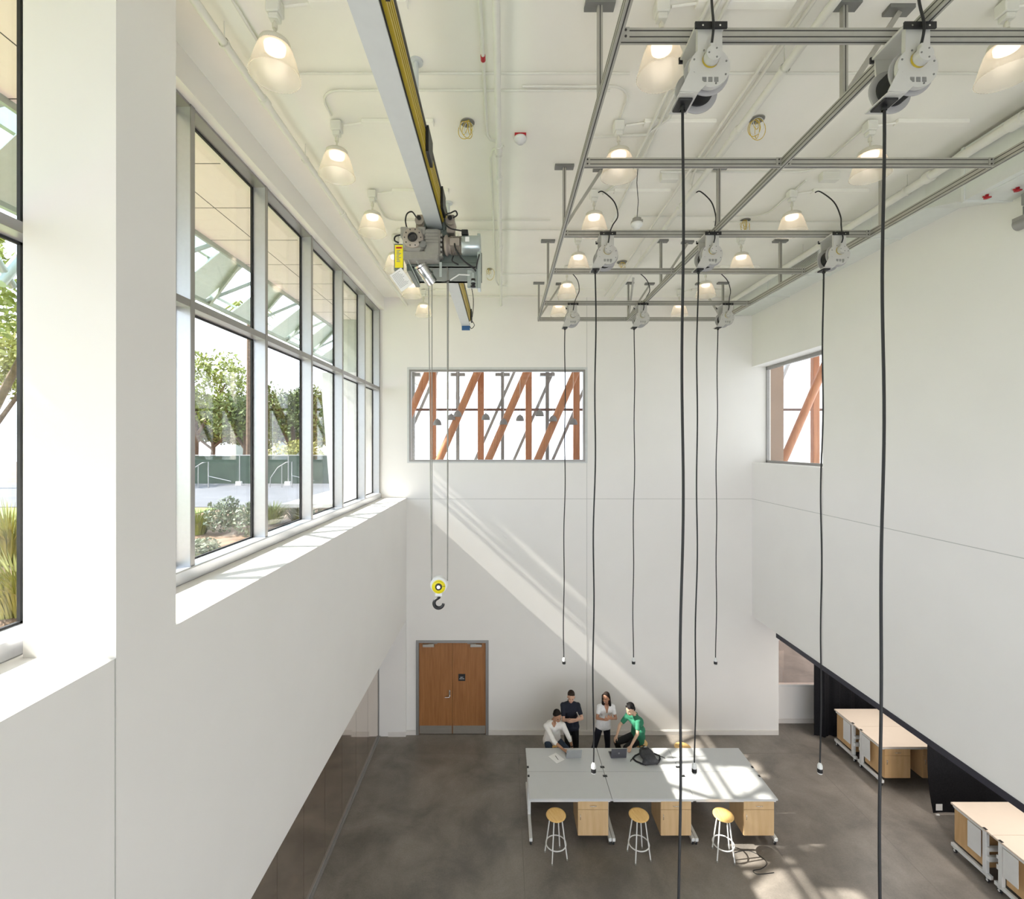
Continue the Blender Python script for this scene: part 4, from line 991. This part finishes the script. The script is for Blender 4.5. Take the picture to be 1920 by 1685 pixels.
# woman in white v-neck
person('person in a white v-neck top standing with hands joined, dark shoulder length hair',
  dict(head=(2.40,11.31,1.67), face=(-.62,-.75,-.15), tilt=(-.1,-.1,1), neck=(2.42,11.40,1.50), pelvis=(2.36,11.45,.98), ls=(2.585,11.40,1.43), rs=(2.25,11.40,1.43),
       le=(2.63,11.32,1.19), lw=(2.50,11.13,1.29), re=(2.19,11.31,1.20), rw=(2.33,11.12,1.27), lh=(2.44,11.45,.94), rh=(2.28,11.45,.94),
       lk=(2.46,11.42,.52), rk=(2.15,11.38,.52), la=(2.46,11.46,.09), ra=(2.02,11.42,.09), foot_l=(.05,-1,0), foot_r=(-.3,-1,0)),
  (.45,.22,.13), (.84,.83,.82), (.008,.010,.022), (.02,.02,.02), (.018,.012,.010), 'long', .52, 'vneck', (2.36,11.45,0),
  {'l': ((-.75,-.35,.45),(-.3,.9,.1),1.0), 'r': ((.75,-.35,.45),(.3,.9,.1),1.0)}, female=True)
# man in green: seated, turned to the left
person('person in a green shirt seated sideways behind the island, hand on the bench',
  dict(head=(2.86,10.90,1.63), face=(-.78,-.50,-.38), tilt=(-.45,-.25,.85), neck=(2.98,10.98,1.47), pelvis=(3.14,11.10,.90), ls=(3.03,10.86,1.40), rs=(2.84,11.12,1.38),
       le=(2.98,10.76,1.16), lw=(2.80,10.63,.965), re=(2.66,11.06,1.18), rw=(2.56,10.93,1.02), lh=(3.10,11.02,.88), rh=(3.05,11.18,.88),
       lk=(2.76,10.90,.76), rk=(2.58,11.02,.82), la=(2.86,10.98,.28), ra=(2.74,11.14,.28), foot_l=(-1,-.2,0), foot_r=(-1,-.2,0)),
  (.60,.38,.26), (.03,.20,.11), (.010,.010,.011), (.02,.02,.02), (.020,.018,.018), 'tousled', .60, 'green', (3.12,11.10,0),
  {'l': ((-.45,-.75,-.12),(0,0,-1),.3), 'r': ((-.6,-.3,-.7),(-.3,-.2,-.7),.6)}, untucked=True)

# ================================================================== CURTAINS
def curtain(name, label, x0, x1, y, z0, z1, waves, amp, bulge=0, m='curtain'):
    n = 90; k = 14; fr_ = []; bk = []
    for j in range(k+1):
        z = z0+(z1-z0)*j/k
        for i in range(n+1):
            u = i/n; d = amp*math.sin(u*waves*6.283+.6*math.sin(3*u))*(1-.15*j/k)+amp*.4*math.sin(u*waves*2.6*6.283)
            xx = x0+(x1-x0)*u
            if bulge: xx = x0+bulge*max(0,1-j/5)**2*(1-u) + (x1-x0)*u
            fr_.append((xx, y+d, z)); bk.append((xx, y+d+.006, z))
    N = len(fr_); fs = []
    for j in range(k):
        for i in range(n):
            a = j*(n+1)+i; fs.append((a,a+1,a+n+2,a+n+1)); fs.append((N+a,N+a+n+1,N+a+n+2,N+a+1))
    o = MB(); o.add(fr_+bk, fs, True); o = o.build(name, M[m]); return tag(o, label, 'curtain')
curtain('curtain', 'black draped curtain with folds behind the far beige benches', 8.06, 11.2, 12.55, .03, 3.1, 9, .05)
o = curtain('curtain', 'black curtain hanging between the two beige bench pairs', 8.70, 11.2, 9.92, .04, 3.1, 1.2, .02, bulge=.12)
MB().box(8.83,8.96,9.87,9.875,.13,.26).build('curtain_label', M['paper'], o)
MB().cyl((8.86,9.90,.02),(8.92,9.90,.02),.018).build('curtain_weight', M['white'], o)

# ================================================================== ATRIUM BEYOND THE BACK WALL
AY = 15.6
tan = struct(MB().box(6.92, 7.52, 12.98, 13.3, 6.0, 12.6).build('wall_atrium', M['tan']))
struct(MB().box(6.9, 14, 9.0, 9.2, 3.3, 12.6).build('wall_atrium_shield', M['wall']))  # unseen wall added to shield the atrium timber from open sky
struct(MB().box(-6, 14, 13.0, 22, 5.9, 6.0).build('floor_atrium', mat('pale_floor', (.6,.6,.58), .6)))
gx0 = (812-944)*AY/907
cn = ['first', 'second', 'third', 'fourth', 'fifth', 'sixth', 'seventh', 'eighth', 'ninth', 'tenth']
def tc_(k): return gx0 + k*1.54
for k in range(9):
    x = tc_(k)
    wh = 'seen at the left of the back window' if k == 0 else ('seen %s from left in the back window' % cn[k] if k < 4 else 'seen %s from left beyond the back wall' % cn[k])
    tag(MB().rbox(x-.10, x+.10, AY-.09, AY+.09, 6.0, 12.5, .01).build('timber_post', M['timber']), 'square reddish timber post, ' + wh, 'post', 'timber posts of the atrium')
for k in range(0, 9):
    xb = -4.05+1.545*k; xt = xb+2.18
    tag(MB().cyl((xb, AY-.42, 6.0), (xt, AY-.42, 11.0), .12, .12, 20).build('timber_strut', M['timber']), 'round leaning timber strut, %s from the left beyond the back wall' % cn[k], 'timber strut', 'leaning timber struts of the atrium')
ff = thing('facade_frame', (3, 16.6, 6.0), 'slim grey steel frame with posts, rail and leaning braces behind the timber posts', 'steel frame')
FO = Matrix.Translation((-3,-16.6,-6.0))
def MF(): q = MB(); q.m = FO; return q
for k in range(-1, 8):
    x = tc_(k)+.70
    MF().box(x-.06, x+.06, 16.6, 16.7, 6.0, 12.5).box(x-.25,x+.25,16.55,16.75,9.95,10.05).build('steel_post', M['steelg'], ff)
MF().box(-6, 13, 16.52, 16.6, 8.75, 8.83).build('horizontal_rail', mat('brown_rail', (.12,.06,.045), .5), ff)
for k in range(12):
    x = -5.5+k*1.35
    MF().beam((x,16.9,6.0),(x+2.3,16.9,11.2),.10,.10).build('steel_brace', M['alud'], ff)
def pend(x, z, y):
    t = thing('dome_pendant', (x, y, z), None, 'lamp')
    MB().lathe([(0,.21),(.012,.21),(.02,.185),(.07,.16),(.105,.11),(.122,.05),(.128,0),(.122,0),(.10,.10),(0,.15)], n=28).build('pendant_shade', mat('grey_dome', (.20,.19,.19), .5), t)
    MB().cyl((0,0,.20),(0,0,4.3),.004,None,6).build('pendant_cord', M['white'], t)
    return t
pl = [(820,797),(846,787),(858,781),(911,787),(944,796),(975,789),(1012,780),(1037,790),(1075,796)]
p0 = None
for i, (px, py) in enumerate(pl):
    Y = 14.3+.35*((i*5) % 3); x = (px-944)*Y/907; z = CAMZ+(833-py)*Y/907
    if p0 is None: o = p0 = pend(0, 9, 14)
    else: o = dup(p0)
    o.location = (x, Y, z)
    o['label'] = 'small grey dome pendant seen through the back window, %s from the left' % ['first','second','third','fourth','fifth','sixth','seventh','eighth','ninth'][i]
    o['group'] = 'grey dome pendants beyond the back window'
struct(MB().box(-3.6, 60, 22, 70, 3.7, 4.0).build('ground_back', mat('pale_ground', (.55,.54,.52), .9, var=.1, scale=.5)))
# pale buildings far beyond
def far_building(name, label, x0, x1, y, z0, z1, nx, nz, col, wc):
    t = thing(name, ((x0+x1)/2, y, z0), label, 'building'); W = x1-x0
    MB().box(-W/2, W/2, 0, 8, 0, z1-z0).build('facade', mat(name+'_wall', col, .8), t)
    wm = mat(name+'_glass', wc, .3)
    for i in range(nx):
        for j in range(nz):
            xx = -W/2+(i+.5)*W/nx; zz = (j+.5)*(z1-z0)/nz
            MB().box(xx-W/nx*.28, xx+W/nx*.28, -.03, 0, zz-(z1-z0)/nz*.28, zz+(z1-z0)/nz*.28).build('window', wm, t)
far_building('office_building', 'pale distant building with square windows seen through the back window', 2.5, 16, 48, 4, 16.5, 6, 4, (.85,.82,.82), (.62,.62,.68))
far_building('classical_building', 'pale stone building seen through the right hand corner window', 18, 34, 44, 4, 15, 7, 3, (.85,.78,.72), (.6,.55,.55))

# ================================================================== OUTSIDE, LEFT
GZ = 5.45
def grass_mat(name, c1, c2, s=3):
    return wood(name, c1, c2, s, (1,1,1), .9)
struct(MB().box(-60, -3.62, -30, 60, GZ-.3, GZ).build('ground', grass_mat('mulch_and_lawn', (.16,.10,.06), (.30,.20,.13), 2.5)))
struct(MB().box(-60, -3.7, 16.5, 27, GZ, GZ+.02).build('pavement', mat('pale_paving', (.12,.12,.13), .8, var=.12, scale=.6)))
struct(MB().box(-60, -9.5, -30, 16.2, GZ, GZ+.03).build('lawn', grass_mat('lawn_green', (.12,.20,.04), (.26,.34,.08), 6)))
# soffit panels with dark joints
sf = MB().box(-5.37, -3.55, -8, 40, 11.32, 11.5); sfo = struct(sf.build('ceiling_canopy', mat('canopy_panel', (.88,.80,.78), .5, var=.02)))
m = MB()
for k in range(40): m.box(-5.37, -3.55, -8+k*1.2, -8+k*1.2+.012, 11.317, 11.32)
for x in (-4.55,): m.box(x, x+.012, -8, 40, 11.317, 11.32)
struct(m.build('trim_4', M['slot']))
# roof above so the sun only enters through the glass
struct(MB().box(-5.37, 15, Y0, 20, 12.6, 12.8).box(-5.37, -5.2, Y0, 14, 11.5, 12.6).build('roof', M['wall']))
t = thing('fin_screen', (-5.9, 8, 11), 'slanted screen of green glass fins and struts outside the window wall', 'sun screen')
gm = mat('grey_green_metal', (.40,.46,.42), .35, .3)
MB().beam((.55,-16,.30),(.55,22,.30),.05,.12).beam((-.45,-16,-.36),(-.45,22,-.36),.08,.08).beam((-.45,-16,-.15),(-.45,22,-.15),.03,.05).build('edge_rail', gm, t)
k = 0
y = -15.5
while y < 21:
    a = (.5, y, .28); b = (-.45, y+.55, -.36)
    if k % 3 == 0:
        q = MB().add([(.5,y,.28),(.5,y+.8,.28),(-.45,y+1.0,-.36),(-.45,y+.15,-.36),(.5,y,.30),(.5,y+.8,.30),(-.45,y+1.0,-.34),(-.45,y+.15,-.34)],[(0,1,2,3),(4,7,6,5),(0,4,5,1),(1,5,6,2),(2,6,7,3),(3,7,4,0)])
        q.build('glass_fin', M['glassg'], t)
    if k % 3 == 1: MB().beam(a, b, .05, .16).build('strut', gm, t)
    if k % 3 == 2: MB().beam((.5,y+.3,.28), (-.45,y-.2,-.36), .06, .06).build('strut', gm, t)
    y += .62; k += 1
# unseen tubes and panel added outside the screen to dapple and block sun
for i, (ya, yb, w_) in enumerate(((-4,-1,.16),(-1.5,-3.8,.14),(.5,3.0,.16),(3.6,1.2,.14),(4.6,7.0,.16),(7.4,5.6,.12),(7.2,8.7,.16),(9.3,7.7,.14),(9.0,11.0,.18),(10.9,9.6,.12),(11.0,12.4,.16))):
    MB().cyl((-1.6, ya-8, -1.0), (-1.6, yb-8, 1.4), w_/2, w_/2, 12).build('dapple_tube', gm, t)
for z in (.45,): MB().cyl((-1.6,-13,z),(-1.6,4.6,z),.06,.06,10).build('dapple_crosstube', gm, t)
MB().box(-1.65,-1.55,-13,4.6,1.35,3.4).build('sun_block_panel', gm, t)
# white leaning fin wall of the facade further on
tag(MB().prism([(-5.0,GZ),(-3.62,GZ),(-3.62,9.7),(-5.35,9.7)], 'Y', 14.1, 14.3).build('fin_wall', mat('white_panel', (.78,.79,.82), .5)), 'white leaning panel wall outside beyond the far window bays', 'wall panel')
tag(MB().box(-4.9,-3.62,14.4,14.6,GZ,11.32).build('grey_fin_wall', mat('pale_green_panel', (.52,.56,.52), .5)), 'grey green panel wall outside behind the white one', 'wall panel')

def leaves(n, ells, size, seed, c):
    rnd = random.Random(seed); mb = MB()
    vs = []; fs = []
    for k in range(n):
        e = ells[rnd.randrange(len(ells))]; 
        while True:
            p = V(rnd.uniform(-1,1), rnd.uniform(-1,1), rnd.uniform(-1,1))
            if p.length < 1 and p.length > .45: break
        q = V(e[0]+p.x*e[3], e[1]+p.y*e[3], e[2]+p.z*e[4])
        a = V(rnd.gauss(0,1), rnd.gauss(0,1), rnd.gauss(0,1)).normalized(); b = a.cross(V(rnd.gauss(0,1), rnd.gauss(0,1), rnd.gauss(0,1))).normalized()
        s = size*rnd.uniform(.6,1.3); o = len(vs)
        vs += [q-a*s, q-b*s*.45, q+a*s, q+b*s*.45]; fs.append((o,o+1,o+2,o+3))
    mb.add(vs, fs); return mb
M['leafd'] = mat('dark_leaf', (.11,.14,.03), .7, var=.6, scale=3); M['leafm'] = mat('mid_leaf', (.24,.27,.05), .7, var=.5, scale=3)
M['leafy'] = mat('yellow_leaf', (.30,.29,.07), .7, var=.4, scale=3); M['leafg'] = mat('grey_leaf', (.24,.28,.20), .8, var=.3, scale=6); M['bark'] = mat('bark', (.14,.09,.06), .9, var=.3, bump=.4)
def tree(label, x, y, z, hgt, R_, mt, seed, n=3500, size=.16):
    t = thing('tree', (x, y, z), label, 'tree', 0, 'trees beyond the fence'); rnd = random.Random(seed)
    MB().tube([(0,0,0),(.1,0,hgt*.3),(-.05,.1,hgt*.55)], [.22,.16,.1], 10).tube([(.05,0,hgt*.3),(R_*.4,.1,hgt*.55),(R_*.6,0,hgt*.7)], [.12,.08,.04], 8).tube([(.05,0,hgt*.28),(-R_*.4,.1,hgt*.5),(-R_*.6,0,hgt*.66)], [.12,.08,.04], 8).build('trunk', M['bark'], t)
    ells = []
    for k in range(9):
        a = rnd.uniform(0,6.28); rr = R_*rnd.uniform(.2,.7); ells.append((rr*math.cos(a), rr*math.sin(a), hgt*rnd.uniform(.42,.85), R_*rnd.uniform(.35,.55), hgt*rnd.uniform(.12,.2)))
    leaves(n, ells, size, seed, None).build('foliage', mt, t)
tree('spreading tree with yellow green top left in the first clear window bay', -19.8, 31, GZ, 8.6, 3.3, M['leafm'], 1)
tree('dark dense tree beside the tall bare trunk in the window view', -16.6, 31, GZ, 6.7, 2.6, M['leafd'], 2)
tree('round olive tree seen in the second window bay', -14.4, 33, GZ, 6.6, 2.6, M['leafd'], 3)
tree('yellowish tree low behind the fence in the third window bay', -13.2, 37, GZ, 6.0, 2.0, M['leafy'], 4)
tree('broad dark tree low behind the fence left of the others', -22.0, 34, GZ, 6.0, 3.0, M['leafd'], 5)
tree('bright green leafy tree outside the leftmost window strip', -14.6, 13.6, GZ, 9.0, 2.8, M['leafm'], 6, 5000, .14)
tree('large green tree far outside the leftmost window strip', -25, 23.5, GZ, 9.0, 4.0, M['leafy'], 7)
tree('long low dark tree mass filling the gap behind the fence, first bay', -23.5, 39, GZ, 6.2, 4.5, M['leafd'], 8, 5000, .2)
tree('long low dark tree mass filling the gap behind the fence, second bay', -17.5, 40, GZ, 6.4, 4.2, M['leafd'], 9, 5000, .2)
# bushes
def bush(name, label, x, y, r, hh, mt, seed, n=900, size=.05, gr=None):
    b = leaves(n, [(0,0,hh*.5,r,hh*.5),(r*.3,r*.2,hh*.6,r*.7,hh*.45)], size, seed, None)
    MBs = b; o = MBs.build(name, mt); o.location = (x, y, GZ); return tag(o, label, 'shrub', gr)
bush('shrub', 'grey green rounded shrub outside the first clear window bay', -6.75, 11.6, .42, .85, M['leafg'], 11)
bush('shrub', 'smaller grey green shrub at the right edge of the first bay', -5.95, 11.3, .34, .8, M['leafg'], 12)
bush('shrub', 'pale yellowish bush against the fence in the second bay', -12.2, 28, 1.6, 2.4, M['leafy'], 13, 1600, .12)
bush('shrub', 'low dark bush at the sill in the first bay', -5.6, 8.6, .5, .45, M['leafg'], 14)
bush('shrub', 'dark bush beyond the fence at far left of the bays', -19.4, 28, 1.6, 1.6, M['leafd'], 15, 1600, .12)
def tuft(label, x, y, r, hh, mt, seed, n=260):
    rnd = random.Random(seed); vs = []; fs = []
    for k in range(n):
        a = rnd.uniform(0,6.28); rr = r*.4*rnd.random()**.5; bx, by = rr*math.cos(a), rr*math.sin(a); o = len(vs); L = hh*rnd.uniform(.6,1.1); lean = r*rnd.uniform(.3,1.1)
        c, s = math.cos(a), math.sin(a); w_ = .012
        vs += [(bx-s*w_,by+c*w_,0),(bx+s*w_,by-c*w_,0),(bx+c*lean*.4+s*w_*.8,by+s*lean*.4-c*w_*.8,L*.7),(bx+c*lean*.4-s*w_*.8,by+s*lean*.4+c*w_*.8,L*.7),(bx+c*lean,by+s*lean,L)]
        fs += [(o,o+1,o+2,o+3),(o+3,o+2,o+4)]
    m = MB(); m.add(vs, fs); q = m.build('grass_clump', mt); q.location = (x, y, GZ); return tag(q, label, 'grass', 'grass clumps outside the windows')
tuft('green grass clump left of the grey shrub in the first bay', -7.35, 11.6, .5, .6, M['leafm'], 21)
tuft('green grass clump at left of the second window bay', -6.3, 13.2, .6, .55, M['leafm'], 22)
tuft('green grass clump at right of the second window bay', -5.7, 13.6, .6, .5, M['leafy'], 23)
tuft('tall yellow green grass outside the leftmost window strip', -9.0, 8.8, .8, 1.1, M['leafy'], 24, 500)
tuft('low grass at the bottom of the leftmost window strip', -6.2, 6.2, .7, .7, M['leafy'], 25, 400)
tuft('pale grass clump in the third window bay', -5.0, 12.9, .5, .45, M['leafg'], 26)
# fence with green screen
t = thing('fence', (-14, 25.3, GZ), 'green screened site fence across the paving outside', 'fence')
MB().box(-10, 5.5, -.01, .01, .10, 1.55).build('green_screen', mat('green_mesh', (.05,.075,.05), .8, var=.25, scale=1.5), t)
for k in range(7):
    MB().cyl((-10+k*2.55,0,0),(-10+k*2.55,0,1.62),.03).build('fence_post', M['alud'], t)
    MB().rbox(-10.15+k*2.55,-9.85+k*2.55,-.15,.15,.0,.22,.02).build('post_block', M['base'], t)
MB().cyl((-10,0,1.58),(5.5,0,1.58),.022).build('top_rail', M['alud'], t)
def handrail(label, x, y):
    t = thing('handrail', (x, y, GZ), label, 'handrail')
    MB().tube([(-.6,0,.02),(-.55,0,.5),(-.2,0,1.0),(.2,0,1.25),(.5,0,1.3),(.5,0,.02)],.025).build('top_tube', M['alud'], t)
    MB().cyl((0,0,.0),(0,0,1.15),.02).cyl((.5,0,.6),(1.6,0,.35),.02).build('support_post', M['alud'], t)
handrail('curved metal stair handrail in front of the fence, second window bay', -11.0, 24.0)
handrail('curved metal stair handrail in front of the fence, first window bay', -14.9, 23.6)
t = thing('palm_tree', (-13.9, 26.5, GZ), 'tall slim palm trunk rising past the transom in the first bay', 'tree')
MB().cyl((0,0,0),(0,0,9.6),.20,.14,14).build('trunk', M['bark'], t)
q = MB()
for k in range(14):
    a = k*.45; q.tube([(0,0,9.5),(.7*math.cos(a),.7*math.sin(a),9.8),(1.4*math.cos(a),1.4*math.sin(a),9.2)],[.03,.06,.01],5)
q.build('frond', M['leafm'], t)
far_building('house', 'pale yellow house behind the trees in the first window bay', -27, -19, 48, GZ, 12.3, 4, 2, (.72,.66,.50), (.25,.30,.28))
